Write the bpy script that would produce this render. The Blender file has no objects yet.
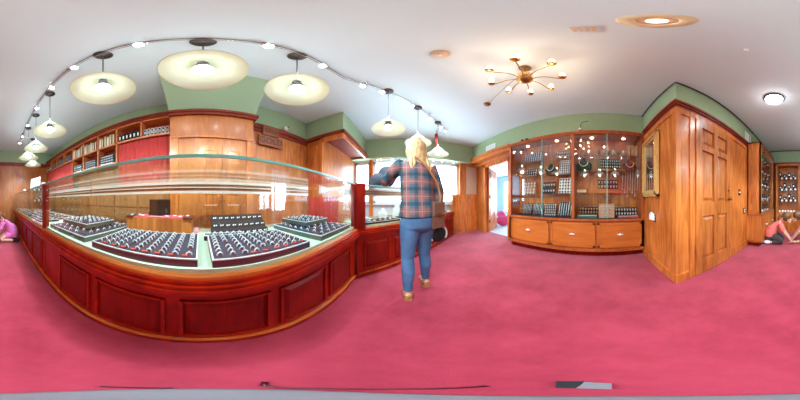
import bpy, math, random
from mathutils import Vector, Matrix
random.seed(7)
SC = bpy.context.scene
COL = SC.collection
PI = math.pi
V = Vector

# ------------------------------------------------------------ camera
cam = bpy.data.cameras.new('camera')
cam.type = 'PANO'
try:
    cam.panorama_type = 'EQUIRECTANGULAR'
except Exception:
    pass
try:
    cam.cycles.panorama_type = 'EQUIRECTANGULAR'
except Exception:
    pass
cam.clip_start = 0.01
camo = bpy.data.objects.new('camera', cam)
COL.objects.link(camo)
camo.location = (0, 0, 1.0)
camo.rotation_euler = (PI / 2, 0, 0)
SC.camera = camo

# ------------------------------------------------------------ world, exposure
W = bpy.data.worlds.new('world')
SC.world = W
W.use_nodes = True
W.node_tree.nodes['Background'].inputs[0].default_value = (0.66, 0.86, 1.0, 1)
W.node_tree.nodes['Background'].inputs[1].default_value = 18.0
vs = SC.view_settings
vs.view_transform = 'Standard'
vs.look = 'None'
vs.gamma = 1
vs.exposure = 0.2
vs.use_curve_mapping = False
BULB_E, SPOT_E, CANDLE_E, FLUSH_E = 7.5, 80.0, 14.0, 22.0
PEND_W, TRACK_W, CHAND_W, FLUSH_W, RECESS_W = 38.0, 16.0, 8.0, 14.0, 16.0
UP_W = 4.2
try:
    SC.cycles.max_bounces = 10
    SC.cycles.diffuse_bounces = 6
    SC.cycles.glossy_bounces = 5
    SC.cycles.transparent_max_bounces = 32
    SC.cycles.sample_clamp_indirect = 6
    SC.cycles.caustics_reflective = False
    SC.cycles.caustics_refractive = False
    SC.cycles.use_denoising = True
except Exception:
    pass

# ------------------------------------------------------------ materials
def s2l(c):
    return tuple(((x / 255) / 12.92 if x / 255 <= 0.04045 else ((x / 255 + 0.055) / 1.055) ** 2.4) for x in c) + (1,)

def base_mat(name):
    m = bpy.data.materials.new(name)
    m.use_nodes = True
    nt = m.node_tree
    return m, nt, nt.nodes['Principled BSDF']

def mat(name, rgb, rough=0.5, metal=0.0, var=0.0, vscale=8.0, emis=None, estr=0.0, spec=0.5, bump=0.0):
    m, nt, b = base_mat(name)
    c = s2l(rgb)
    b.inputs['Base Color'].default_value = c
    b.inputs['Roughness'].default_value = rough
    b.inputs['Metallic'].default_value = metal
    b.inputs['Specular IOR Level'].default_value = spec
    if var > 0 or bump > 0:
        tc = nt.nodes.new('ShaderNodeTexCoord')
        no = nt.nodes.new('ShaderNodeTexNoise')
        no.inputs['Scale'].default_value = vscale
        no.inputs['Detail'].default_value = 4
        nt.links.new(tc.outputs['Object'], no.inputs['Vector'])
        if var > 0:
            cr = nt.nodes.new('ShaderNodeValToRGB')
            cr.color_ramp.elements[0].position = 0.3
            cr.color_ramp.elements[1].position = 0.7
            cr.color_ramp.elements[0].color = tuple(x * (1 - var) for x in c[:3]) + (1,)
            cr.color_ramp.elements[1].color = tuple(min(1, x * (1 + var)) for x in c[:3]) + (1,)
            nt.links.new(no.outputs['Fac'], cr.inputs['Fac'])
            nt.links.new(cr.outputs['Color'], b.inputs['Base Color'])
        if bump > 0:
            bp = nt.nodes.new('ShaderNodeBump')
            bp.inputs['Strength'].default_value = bump
            bp.inputs['Distance'].default_value = 0.01
            nt.links.new(no.outputs['Fac'], bp.inputs['Height'])
            nt.links.new(bp.outputs['Normal'], b.inputs['Normal'])
    if emis:
        b.inputs['Emission Color'].default_value = s2l(emis)
        b.inputs['Emission Strength'].default_value = estr
    return m

def wood(name, dark, light, rough=0.3, sc=(7, 7, 0.9), coat=0.12, spec=0.4):
    m, nt, b = base_mat(name)
    dark = tuple(min(255, c * k) for c, k in zip(dark, (1.10, 1.0, 0.9)))
    light = tuple(min(255, c * k) for c, k in zip(light, (1.10, 1.0, 0.9)))
    tc = nt.nodes.new('ShaderNodeTexCoord')
    mp = nt.nodes.new('ShaderNodeMapping')
    mp.inputs['Scale'].default_value = sc
    n1 = nt.nodes.new('ShaderNodeTexNoise')
    n1.inputs['Scale'].default_value = 2.0
    n1.inputs['Detail'].default_value = 6
    n1.inputs['Distortion'].default_value = 1.2
    n2 = nt.nodes.new('ShaderNodeTexNoise')
    n2.inputs['Scale'].default_value = 1.7
    n2.inputs['Detail'].default_value = 3
    mx = nt.nodes.new('ShaderNodeMath')
    mx.operation = 'MULTIPLY_ADD'
    mx.inputs[1].default_value = 0.6
    m2 = nt.nodes.new('ShaderNodeMath')
    m2.operation = 'MULTIPLY'
    m2.inputs[1].default_value = 0.4
    cr = nt.nodes.new('ShaderNodeValToRGB')
    cr.color_ramp.elements[0].position = 0.34
    cr.color_ramp.elements[1].position = 0.66
    cr.color_ramp.elements[0].color = s2l(dark)
    cr.color_ramp.elements[1].color = s2l(light)
    L = nt.links.new
    L(tc.outputs['Object'], mp.inputs['Vector'])
    L(mp.outputs['Vector'], n1.inputs['Vector'])
    L(tc.outputs['Object'], n2.inputs['Vector'])
    L(n2.outputs['Fac'], m2.inputs[0])
    L(n1.outputs['Fac'], mx.inputs[0])
    L(m2.outputs[0], mx.inputs[2])
    L(mx.outputs[0], cr.inputs['Fac'])
    L(cr.outputs['Color'], b.inputs['Base Color'])
    b.inputs['Roughness'].default_value = rough
    b.inputs['Coat Weight'].default_value = coat
    b.inputs['Specular IOR Level'].default_value = spec
    b.inputs['Coat Roughness'].default_value = 0.18
    return m

def glass_mat(name, tint=(0.97, 0.99, 0.985), ior=1.45):
    m = bpy.data.materials.new(name)
    m.use_nodes = True
    nt = m.node_tree
    nt.nodes.remove(nt.nodes['Principled BSDF'])
    o = nt.nodes['Material Output']
    t = nt.nodes.new('ShaderNodeBsdfTransparent')
    t.inputs[0].default_value = tint + (1,)
    g = nt.nodes.new('ShaderNodeBsdfGlossy')
    g.inputs['Roughness'].default_value = 0.02
    g.inputs['Color'].default_value = (0.95, 0.98, 1, 1)
    f = nt.nodes.new('ShaderNodeFresnel')
    ge = nt.nodes.new('ShaderNodeNewGeometry')      # same reflectance on the way in and out of the sheet
    mr = nt.nodes.new('ShaderNodeMix')
    nt.links.new(ge.outputs['Backfacing'], mr.inputs[0])
    mr.inputs[2].default_value = ior; mr.inputs[3].default_value = 1.0 / ior
    nt.links.new(mr.outputs[0], f.inputs['IOR'])
    mx = nt.nodes.new('ShaderNodeMixShader')
    nt.links.new(f.outputs[0], mx.inputs[0])
    nt.links.new(t.outputs[0], mx.inputs[1])
    nt.links.new(g.outputs[0], mx.inputs[2])
    nt.links.new(mx.outputs[0], o.inputs[0])
    return m

def shade_mat(name, rgb, tr=0.5):
    m, nt, b = base_mat(name)
    b.inputs['Base Color'].default_value = s2l(rgb)
    b.inputs['Roughness'].default_value = 0.6
    t = nt.nodes.new('ShaderNodeBsdfTranslucent')
    t.inputs[0].default_value = s2l(rgb)
    mx = nt.nodes.new('ShaderNodeMixShader')
    mx.inputs[0].default_value = tr
    o = nt.nodes['Material Output']
    nt.links.new(b.outputs[0], mx.inputs[1])
    nt.links.new(t.outputs[0], mx.inputs[2])
    nt.links.new(mx.outputs[0], o.inputs[0])
    return m

def plaid_mat(name):
    m, nt, b = base_mat(name)
    L = nt.links.new
    tc = nt.nodes.new('ShaderNodeTexCoord')
    sp = nt.nodes.new('ShaderNodeSeparateXYZ')
    L(tc.outputs['Object'], sp.inputs[0])
    def stripes(out, freq, thr, ph=0.0):
        a = nt.nodes.new('ShaderNodeMath'); a.operation = 'MULTIPLY_ADD'
        a.inputs[1].default_value = freq; a.inputs[2].default_value = ph
        s = nt.nodes.new('ShaderNodeMath'); s.operation = 'SINE'
        g = nt.nodes.new('ShaderNodeMath'); g.operation = 'GREATER_THAN'
        g.inputs[1].default_value = thr
        L(out, a.inputs[0]); L(a.outputs[0], s.inputs[0]); L(s.outputs[0], g.inputs[0])
        return g.outputs[0]
    def mix(prev, col, fac, k):
        mm = nt.nodes.new('ShaderNodeMath'); mm.operation = 'MULTIPLY'; mm.inputs[1].default_value = k
        L(fac, mm.inputs[0])
        x = nt.nodes.new('ShaderNodeMix'); x.data_type = 'RGBA'
        L(mm.outputs[0], x.inputs[0])
        if isinstance(prev, tuple):
            x.inputs[6].default_value = prev
        else:
            L(prev, x.inputs[6])
        x.inputs[7].default_value = col
        return x.outputs[2]
    c = s2l((72, 96, 112))
    red = s2l((168, 92, 80)); cr = s2l((170, 140, 130)); dk = s2l((34, 50, 66))
    f = 2 * PI / 0.125
    c = mix(c, red, stripes(sp.outputs['Z'], f, 0.35), 0.6)
    c = mix(c, red, stripes(sp.outputs['X'], f, 0.35, 0.9), 0.55)
    c = mix(c, dk, stripes(sp.outputs['Z'], f, 0.75, PI), 0.6)
    c = mix(c, dk, stripes(sp.outputs['X'], f, 0.75, PI), 0.5)
    c = mix(c, cr, stripes(sp.outputs['Z'], f, 0.985), 0.6)
    c = mix(c, cr, stripes(sp.outputs['X'], f, 0.985, 0.9), 0.6)
    L(c, b.inputs['Base Color'])
    b.inputs['Roughness'].default_value = 0.9
    return m

def carpet_mat():
    m, nt, b = base_mat('carpet')
    L = nt.links.new
    tc = nt.nodes.new('ShaderNodeTexCoord')
    n1 = nt.nodes.new('ShaderNodeTexNoise'); n1.inputs['Scale'].default_value = 2.6; n1.inputs['Detail'].default_value = 7
    n1.inputs['Roughness'].default_value = 0.68
    n2 = nt.nodes.new('ShaderNodeTexNoise'); n2.inputs['Scale'].default_value = 240; n2.inputs['Detail'].default_value = 2
    L(tc.outputs['Object'], n1.inputs['Vector']); L(tc.outputs['Object'], n2.inputs['Vector'])
    cr = nt.nodes.new('ShaderNodeValToRGB')
    cr.color_ramp.elements[0].position = 0.28; cr.color_ramp.elements[0].color = s2l((156, 42, 62))
    cr.color_ramp.elements[1].position = 0.62; cr.color_ramp.elements[1].color = s2l((190, 62, 84))
    L(n1.outputs['Fac'], cr.inputs['Fac'])
    x = nt.nodes.new('ShaderNodeMix'); x.data_type = 'RGBA'; x.blend_type = 'MULTIPLY'; x.inputs[0].default_value = 0.25
    L(cr.outputs['Color'], x.inputs[6]); L(n2.outputs['Color'], x.inputs[7])
    L(x.outputs[2], b.inputs['Base Color'])
    b.inputs['Roughness'].default_value = 0.95
    b.inputs['Specular IOR Level'].default_value = 0.1
    b.inputs['Sheen Weight'].default_value = 0.25
    bp = nt.nodes.new('ShaderNodeBump'); bp.inputs['Strength'].default_value = 0.4; bp.inputs['Distance'].default_value = 0.004
    L(n2.outputs['Fac'], bp.inputs['Height']); L(bp.outputs['Normal'], b.inputs['Normal'])
    return m

M = {}
M['carpet'] = carpet_mat()
M['ceiling'] = mat('ceiling_paint', (216, 227, 232), 0.8, var=0.02, vscale=1.5)
M['green'] = mat('green_paint', (152, 170, 134), 0.75, var=0.04, vscale=3)
M['wall_wood'] = wood('amber_wood', (136, 72, 30), (202, 130, 68), 0.36)
M['panel_wood'] = wood('honey_wood', (150, 84, 34), (188, 120, 60), 0.42)
M['back_wood'] = wood('back_wall_wood', (128, 68, 28), (168, 106, 54), 0.4)
M['orange_wood'] = wood('orange_wood', (146, 72, 26), (214, 138, 70), 0.34)
M['drawer_wood'] = wood('drawer_wood', (164, 88, 34), (190, 112, 50), 0.4, sc=(7, 0.9, 7))
M['trim_wood'] = wood('reddish_trim_wood', (140, 68, 32), (174, 96, 50), 0.36)
M['crown'] = wood('red_crown_wood', (104, 34, 18), (136, 52, 30), 0.5, sc=(3, 3, 3), coat=0.0)
M['mahogany'] = wood('mahogany', (112, 14, 4), (166, 34, 8), 0.32, sc=(4, 4, 1.5), coat=0.08, spec=0.25)
M['mahogany_dark'] = wood('mahogany_panel', (96, 10, 3), (136, 22, 6), 0.36, coat=0.03, spec=0.2)
M['ledge'] = wood('ledge_wood', (164, 78, 34), (200, 116, 60), 0.22, sc=(8, 0.9, 8), coat=0.6)
M['shelf_wood'] = wood('shelf_wood', (176, 98, 50), (206, 134, 84), 0.34)
M['shelf_back'] = wood('shelf_back_wood', (120, 48, 26), (146, 66, 36), 0.4)
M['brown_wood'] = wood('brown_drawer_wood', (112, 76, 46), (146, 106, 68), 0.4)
M['glass'] = glass_mat('clear_glass')
M['glass_front'] = glass_mat('case_glass', (0.965, 0.985, 0.98), 1.5)
M['glass_door'] = glass_mat('door_glass', (0.975, 0.985, 0.98), 1.75)
M['teal'] = mat('glass_edge', (120, 196, 186), 0.15, spec=0.8)
M['rail'] = mat('case_rail', (224, 200, 184), 0.2, metal=0.35)
M['rail_dark'] = mat('case_rail_dark', (150, 98, 70), 0.3, metal=0.3)
M['deck'] = mat('pale_green_cloth', (196, 208, 182), 0.9, var=0.03, vscale=40)
M['black'] = mat('black_felt', (26, 24, 30), 0.8)
M['navy'] = mat('dark_pad', (52, 46, 60), 0.85)
M['black_gloss'] = mat('black_gloss', (20, 20, 22), 0.25)
M['maroon'] = mat('maroon_leather', (74, 10, 28), 0.35)
M['dkgreen'] = mat('dark_green_leather', (70, 86, 78), 0.4)
M['white'] = mat('white_plastic', (240, 240, 238), 0.4)
M['pearl'] = mat('pearl', (246, 244, 240), 0.25)
M['silver'] = mat('silver', (244, 244, 248), 0.3, metal=0.35)
M['chrome'] = mat('chrome', (230, 230, 232), 0.12, metal=1)
M['bronze'] = mat('dark_bronze', (84, 76, 74), 0.4, metal=0.6)
M['brass'] = mat('antique_brass', (150, 108, 62), 0.3, metal=0.85)
M['gold'] = mat('gold_leaf', (228, 180, 110), 0.4, metal=0.2, var=0.15, vscale=30)
M['mirror'] = mat('mirror', (235, 240, 240), 0.02, metal=1)
M['curtain'] = mat('red_curtain', (198, 62, 58), 0.9, var=0.1, vscale=6)
M['redmat'] = mat('red_mat', (206, 78, 84), 0.85)
M['pinkmat'] = mat('pink_mat', (236, 150, 156), 0.85)
M['cream'] = mat('cream_card', (222, 200, 160), 0.7, var=0.1)
M['white_card'] = mat('white_card', (236, 232, 228), 0.7)
M['shade'] = shade_mat('cream_shade', (236, 234, 216), 0.42)
M['sheer'] = shade_mat('sheer_curtain', (240, 243, 248), 0.6)
M['bulb'] = mat('lit_bulb', (255, 255, 255), 0.5, emis=(226, 250, 255), estr=BULB_E)
M['spot'] = mat('lit_spot', (255, 255, 255), 0.5, emis=(235, 240, 255), estr=SPOT_E)
M['candle'] = mat('lit_candle', (255, 255, 255), 0.5, emis=(255, 214, 160), estr=CANDLE_E)
M['flush'] = mat('lit_bowl', (255, 255, 255), 0.5, emis=(250, 250, 255), estr=FLUSH_E)
M['warm'] = mat('lit_strip', (255, 255, 255), 0.5, emis=(255, 226, 190), estr=4)
M['puck'] = mat('lit_puck', (255, 255, 255), 0.5, emis=(255, 214, 170), estr=9)
M['beige'] = mat('beige_plastic', (214, 186, 158), 0.5)
M['dark_line'] = mat('dark_cord', (40, 36, 32), 0.6)
M['window_white'] = mat('white_window_paint', (226, 232, 242), 0.5)
M['blue_wall'] = mat('pale_blue_paint', (196, 210, 226), 0.8)
M['skin'] = mat('skin', (222, 168, 142), 0.55, var=0.04)
M['hair'] = mat('blond_hair', (212, 172, 124), 0.5, var=0.3, vscale=26)
M['brown_hair'] = mat('brown_hair', (112, 70, 42), 0.55, var=0.25, vscale=30)
M['denim'] = mat('denim', (76, 108, 148), 0.85, var=0.28, vscale=7, bump=0.2)
M['plaid'] = plaid_mat('plaid_flannel')
M['tan'] = mat('tan_leather', (178, 110, 62), 0.5)
M['bag'] = mat('brown_leather', (120, 78, 66), 0.5, var=0.15)
M['grey_cloth'] = mat('dark_grey_cloth', (62, 62, 74), 0.9, var=0.2, vscale=10)
M['salmon'] = mat('salmon_cotton', (232, 120, 112), 0.9, var=0.06)
M['dark_cotton'] = mat('charcoal_cotton', (70, 58, 60), 0.9)
M['pink'] = mat('pink_cotton', (218, 110, 178), 0.9, var=0.06)
M['magenta'] = mat('magenta_fabric', (214, 62, 112), 0.85)
M['grey'] = mat('grey_plastic', (122, 110, 118), 0.6)
M['sign'] = wood('carved_sign_wood', (118, 66, 44), (146, 90, 62), 0.5)
M['groove'] = mat('carved_groove', (70, 32, 20), 0.6)
M['book_green'] = mat('green_cover', (48, 112, 84), 0.6)
M['pattern'] = mat('pattern_box', (206, 160, 130), 0.7, var=0.5, vscale=60)
M['red'] = mat('red_plastic', (206, 70, 52), 0.5)
M['pale_floor'] = mat('pale_rug', (206, 208, 220), 0.9)
M['stone'] = mat('gemstone', (250, 250, 255), 0.08, spec=1.0)

# ------------------------------------------------------------ mesh builder
class Fr:
    """frame: a along u, b up, c along the normal n"""
    def __init__(s, o, u, n=None, up=(0, 0, 1)):
        s.o = V(o); s.u = V(u).normalized(); s.up = V(up).normalized()
        s.n = V(n).normalized() if n else s.u.cross(s.up)
    def __call__(s, a, b, c):
        return s.o + s.u * a + s.up * b + s.n * c
ID = Fr((0, 0, 0), (1, 0, 0), (0, 0, 1), (0, 1, 0))

class MB:
    def __init__(s):
        s.v = []; s.f = []; s.m = []; s.cur = 0; s.sm = []
        s.smooth = False
    def mat(s, i): s.cur = i; return s
    def quadring(s, a, b, n, closed=True):
        for i in range(n if closed else n - 1):
            j = (i + 1) % n
            s.face((a + i, a + j, b + j, b + i))
    def face(s, f):
        s.f.append(tuple(f)); s.m.append(s.cur); s.sm.append(s.smooth)
    def box(s, x0, x1, y0, y1, z0, z1, fr=None):
        x0, x1 = min(x0, x1), max(x0, x1); y0, y1 = min(y0, y1), max(y0, y1); z0, z1 = min(z0, z1), max(z0, z1)
        k = len(s.v)
        for z in (z0, z1):
            for (x, y) in ((x0, y0), (x1, y0), (x1, y1), (x0, y1)):
                s.v.append(V((x, y, z)) if fr is None else fr(x, y, z))
        for f in ((3, 2, 1, 0), (4, 5, 6, 7), (0, 1, 5, 4), (1, 2, 6, 5), (2, 3, 7, 6), (3, 0, 4, 7)):
            s.face(tuple(k + i for i in f))
        return s
    def hexa(s, pts):
        k = len(s.v); s.v += [V(p) for p in pts]
        for f in ((3, 2, 1, 0), (4, 5, 6, 7), (0, 1, 5, 4), (1, 2, 6, 5), (2, 3, 7, 6), (3, 0, 4, 7)):
            s.face(tuple(k + i for i in f))
        return s
    def frust(s, fr, a0, a1, b0, b1, c0, c1, ins):
        return s.hexa([fr(a0, b0, c0), fr(a1, b0, c0), fr(a1, b1, c0), fr(a0, b1, c0),
                       fr(a0 + ins, b0 + ins, c1), fr(a1 - ins, b0 + ins, c1), fr(a1 - ins, b1 - ins, c1), fr(a0 + ins, b1 - ins, c1)])
    def prism(s, pts, d):
        k = len(s.v); n = len(pts); d = V(d)
        s.v += [V(p) for p in pts] + [V(p) + d for p in pts]
        s.face(tuple(k + i for i in reversed(range(n)))); s.face(tuple(k + n + i for i in range(n)))
        s.quadring(k, k + n, n)
        return s
    def lathe(s, prof, c=(0, 0, 0), n=24, axis=None, cap=False):
        c = V(c); s0 = s.smooth; s.smooth = True
        R = Matrix.Identity(3) if axis is None else V((0, 0, 1)).rotation_difference(V(axis)).to_matrix()
        prev = None
        for (r, z) in prof:
            k = len(s.v)
            for i in range(n):
                a = 2 * PI * i / n
                s.v.append(c + R @ V((r * math.cos(a), r * math.sin(a), z)))
            if prev is not None: s.quadring(prev, k, n)
            elif cap: s.face(tuple(k + i for i in reversed(range(n))))
            prev = k
        if cap: s.face(tuple(prev + i for i in range(n)))
        s.smooth = s0
        return s
    def tube(s, pts, r, n=8, cap=True):
        pts = [V(p) for p in pts]; rs = r if isinstance(r, (list, tuple)) else [r] * len(pts)
        s0 = s.smooth; s.smooth = True; prev = None; up = None
        for i, p in enumerate(pts):
            d = (pts[min(i + 1, len(pts) - 1)] - pts[max(i - 1, 0)]).normalized()
            if up is None:
                up = V((0, 0, 1)) if abs(d.z) < 0.9 else V((1, 0, 0))
            a = d.cross(up).normalized(); b = a.cross(d).normalized(); up = b
            k = len(s.v)
            for j in range(n):
                t = 2 * PI * j / n
                s.v.append(p + (a * math.cos(t) + b * math.sin(t)) * rs[i])
            if prev is not None: s.quadring(prev, k, n)
            elif cap: s.face(tuple(k + j for j in reversed(range(n))))
            prev = k
        if cap: s.face(tuple(prev + j for j in range(n)))
        s.smooth = s0
        return s
    def ell(s, c, A, B, C, n=14, m=9):
        """ellipsoid with half-axis vectors"""
        c = V(c); A = V(A); B = V(B); C = V(C); s0 = s.smooth; s.smooth = True
        k = len(s.v); s.v.append(c - C)
        for i in range(1, m):
            ph = -PI / 2 + PI * i / m
            for j in range(n):
                t = 2 * PI * j / n
                s.v.append(c + A * math.cos(ph) * math.cos(t) + B * math.cos(ph) * math.sin(t) + C * math.sin(ph))
        s.v.append(c + C); top = len(s.v) - 1
        for j in range(n):
            s.face((k, k + 1 + (j + 1) % n, k + 1 + j))
            s.face((top, top - n + j, top - n + (j + 1) % n))
        for i in range(m - 2):
            s.quadring(k + 1 + i * n, k + 1 + (i + 1) * n, n)
        s.smooth = s0
        return s
    def sph(s, c, r, n=12, m=8):
        return s.ell(c, (r, 0, 0), (0, r, 0), (0, 0, r), n, m)
    def loft(s, rings, n=20, cap=True, wob=None):
        """rings: (centre, halfA vec, halfB vec)"""
        s0 = s.smooth; s.smooth = True; prev = None
        for q, (c, A, B) in enumerate(rings):
            c = V(c); A = V(A); B = V(B); k = len(s.v)
            for j in range(n):
                t = 2 * PI * j / n
                w = 1.0 if wob is None else wob(q, t)
                s.v.append(c + (A * math.cos(t) + B * math.sin(t)) * w)
            if prev is not None: s.quadring(prev, k, n)
            elif cap: s.face(tuple(k + j for j in reversed(range(n))))
            prev = k
        if cap: s.face(tuple(prev + j for j in range(n)))
        s.smooth = s0
        return s
    def build(s, name, mats, parent=None, world=True):
        me = bpy.data.meshes.new(name)
        off = V((0, 0, 0))
        if parent is not None and world:
            p = parent
            while p is not None:
                off += V(p.location); p = p.parent
        me.from_pydata([tuple(v - off) for v in s.v], [], s.f)
        if not isinstance(mats, (list, tuple)): mats = [mats]
        for m_ in mats: me.materials.append(M[m_] if isinstance(m_, str) else m_)
        me.polygons.foreach_set('material_index', s.m)
        me.polygons.foreach_set('use_smooth', s.sm)
        me.update()
        import bmesh
        bm = bmesh.new(); bm.from_mesh(me)
        bmesh.ops.recalc_face_normals(bm, faces=bm.faces)
        bm.to_mesh(me); bm.free()
        o = bpy.data.objects.new(name, me)
        COL.objects.link(o)
        if parent is not None: o.parent = parent
        return o

def thing(name, label, cat, loc=(0, 0, 0), rz=0, group=None):
    o = bpy.data.objects.new(name, None)
    o.empty_display_size = 0.05
    COL.objects.link(o)
    o.location = loc; o.rotation_euler = (0, 0, rz)
    tag(o, label, cat, group)
    return o

def lamp(name, kind, loc, power, color, parent, radius=0.03, cone=150, rot=(0, 0, 0), blend=0.6):
    l = bpy.data.lights.new(name, kind)
    l.energy = power; l.color = color; l.shadow_soft_size = radius
    if kind == 'SPOT':
        l.spot_size = math.radians(cone); l.spot_blend = blend
    o = bpy.data.objects.new(name, l); COL.objects.link(o)
    o.location = loc; o.rotation_euler = rot
    if parent is not None: o.parent = parent
    return o

def tag(o, label, cat, group=None, kind=None):
    o['label'] = label; o['category'] = cat
    if group: o['group'] = group
    if kind: o['kind'] = kind
    return o

def struct(name, mb, mats, parent=None):
    o = mb.build(name, mats, parent)
    if parent is None: o['kind'] = 'structure'
    return o

def recenter(o):
    """put the origin of a single-mesh thing at the middle of its base"""
    vs_ = [v.co for v in o.data.vertices]
    lo = V((min(v.x for v in vs_), min(v.y for v in vs_), min(v.z for v in vs_)))
    hi = V((max(v.x for v in vs_), max(v.y for v in vs_), max(v.z for v in vs_)))
    c = V(((lo.x + hi.x) / 2, (lo.y + hi.y) / 2, lo.z))
    o.data.transform(Matrix.Translation(-c)); o.location = c
    return o

def single(name, mb, mats, label, cat, group=None, kind=None):
    return tag(recenter(mb.build(name, mats)), label, cat, group, kind)

def dup(root, loc, rz=None, label=None, group=None):
    r = root.copy(); COL.objects.link(r); r.location = loc
    if rz is not None: r.rotation_euler = (0, 0, rz)
    if label: r['label'] = label
    if group: r['group'] = group
    for ch in root.children:
        c = ch.copy(); COL.objects.link(c); c.parent = r
        for g in ch.children:
            d = g.copy(); COL.objects.link(d); d.parent = c
    return r

def fuse(o, vox=0.008, smooth=2):
    """one continuous surface from overlapping volumes"""
    md = o.modifiers.new('r', 'REMESH'); md.mode = 'VOXEL'; md.voxel_size = vox; md.use_smooth_shade = True
    if smooth:
        sm = o.modifiers.new('s', 'SMOOTH'); sm.iterations = smooth; sm.factor = 0.5
    dg = bpy.context.evaluated_depsgraph_get()
    me = bpy.data.meshes.new_from_object(o.evaluated_get(dg))
    mats = list(o.data.materials)
    o.modifiers.clear()
    o.data = me
    if not me.materials:
        for m_ in mats: me.materials.append(m_)
    for p in me.polygons: p.use_smooth = True
    return o

# ------------------------------------------------------------ SETTING
CZ = 2.745          # ceiling
KZ = 2.22           # height of the crown
struct('floor', MB().box(-2.0, 2.55, -4.45, 3.75, -0.08, 0), 'carpet')
struct('ceiling', MB().box(-2.0, 2.6, -4.45, 3.8, CZ, CZ + 0.08), 'ceiling')

# back wall behind the far cases
w = MB(); w.box(-2.0, 2.6, -4.40, -4.25, 0, KZ).mat(1).box(-2.0, 2.6, -4.40, -4.25, KZ, CZ)
wb = struct('wall_back', w, ['back_wood', 'green'])
t = MB()
for x in (-1.25, -0.62, 0.0): t.box(x - 0.035, x + 0.035, -4.25, -4.235, 0.16, KZ - 0.06)
t.box(-1.3, 0.02, -4.25, -4.23, 0, 0.14)
struct('baseboard_back', t, 'trim_wood')
struct('trim_1', MB().box(-1.8, 1.1, -4.25, -4.20, KZ, KZ + 0.07).box(-1.8, 1.1, -4.25, -4.225, KZ - 0.05, KZ), 'crown')

# left wall in three reaches
struct('wall_left', MB().box(-1.95, -1.80, -4.30, 0.68, 0, CZ), 'green')
w = MB().box(-1.90, -1.72, 0.68, 1.95, 0, KZ).mat(1).box(-1.90, -1.72, 0.68, 1.95, KZ, CZ)
struct('wall_left', w, ['wall_wood', 'green'])
struct('wall_left', MB().prism([(-1.80, -0.37, KZ), (-1.50, -0.37, KZ), (-1.10, -0.37, CZ), (-1.80, -0.37, CZ)], (0, 1.05, 0)), 'green')
w = MB().box(-1.72, -1.35, 1.92, 2.05, 0, KZ + 0.02).box(-1.50, -1.35, 2.05, 3.75, 0, KZ + 0.02)
struct('wall_front', w, 'panel_wood')
struct('wall_front', MB().box(-1.72, -0.91, 1.90, 3.33, KZ + 0.06, CZ), 'green')
t = MB()
t.box(-1.72, -0.88, 1.86, 1.90, KZ, KZ + 0.07).box(-0.91, -0.87, 1.86, 3.33, KZ, KZ + 0.07)
t.box(-1.72, -0.91, 1.89, 3.33, KZ - 0.0, KZ + 0.06)
struct('trim_2', t, 'crown')
t = MB().box(-1.35, -0.91, 1.88, 1.92, KZ - 0.09, KZ).box(-0.94, -0.90, 1.9, 3.33, KZ - 0.07, KZ)
t.box(-1.39, -1.33, 1.895, 1.95, 0, KZ - 0.04).box(-1.66, -1.42, 1.905, 1.92, 1.2, KZ - 0.12)
struct('trim_3', t, 'orange_wood')
t = MB().box(-1.72, -1.68, 0.68, 1.9, KZ - 0.01, KZ + 0.07).box(-1.72, -1.70, 0.68, 1.9, KZ - 0.08, KZ)
struct('trim_4', t, 'crown')

# window wall
w = MB()
w.box(-1.5, -0.83, 3.60, 3.75, 0, 0.9).box(-0.83, 1.95, 3.60, 3.75, 0, 0.9).box(1.95, 2.6, 3.60, 3.75, 0, KZ)
w.box(-1.5, 2.6, 3.60, 3.75, 2.12, KZ)
struct('wall_front', w, 'window_white')
struct('wall_front', MB().box(-1.5, 2.6, 3.33, 3.75, 2.17, CZ), 'green')
# window posts and frames
t = MB().box(-0.86, -0.76, 3.50, 3.62, 0.0, 2.17)
struct('trim_5', t, 'orange_wood')
t = MB().box(1.78, 1.88, 3.50, 3.62, 0.9, 2.17).box(1.88, 2.4, 3.46, 3.60, 1.15, 2.17)
struct('trim_6', t, 'panel_wood')
struct('trim_12', MB().box(1.98, 2.36, 3.445, 3.46, 1.18, 2.06), mat('pale_panel', (196, 170, 148), 0.5))
def window(name, x0, x1, z0, z1, bars, sill=True):
    m = MB()
    for x in (x0, x1 - 0.06): m.box(x, x + 0.06, 3.62, 3.70, z0, z1)
    m.box(x0, x1, 3.62, 3.70, z0, z0 + 0.06).box(x0, x1, 3.62, 3.70, z1 - 0.06, z1)
    for b in bars: m.box(b - 0.02, b + 0.02, 3.64, 3.68, z0, z1)
    o = struct(name, m, 'window_white')
    struct('pane', MB().box(x0 + 0.06, x1 - 0.06, 3.655, 3.665, z0 + 0.06, z1 - 0.06), 'glass', o)
    struct('sill', MB().box(x0, x1, 3.50, 3.62, z0 - 0.04, z0), 'window_white', o)
    return o
window('window_1', -1.34, -0.86, 0.9, 2.12, [])
window('window_2', -0.76, 0.55, 0.9, 2.12, [-0.1])
window('window_3', 0.55, 1.78, 0.9, 2.12, [])

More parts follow.
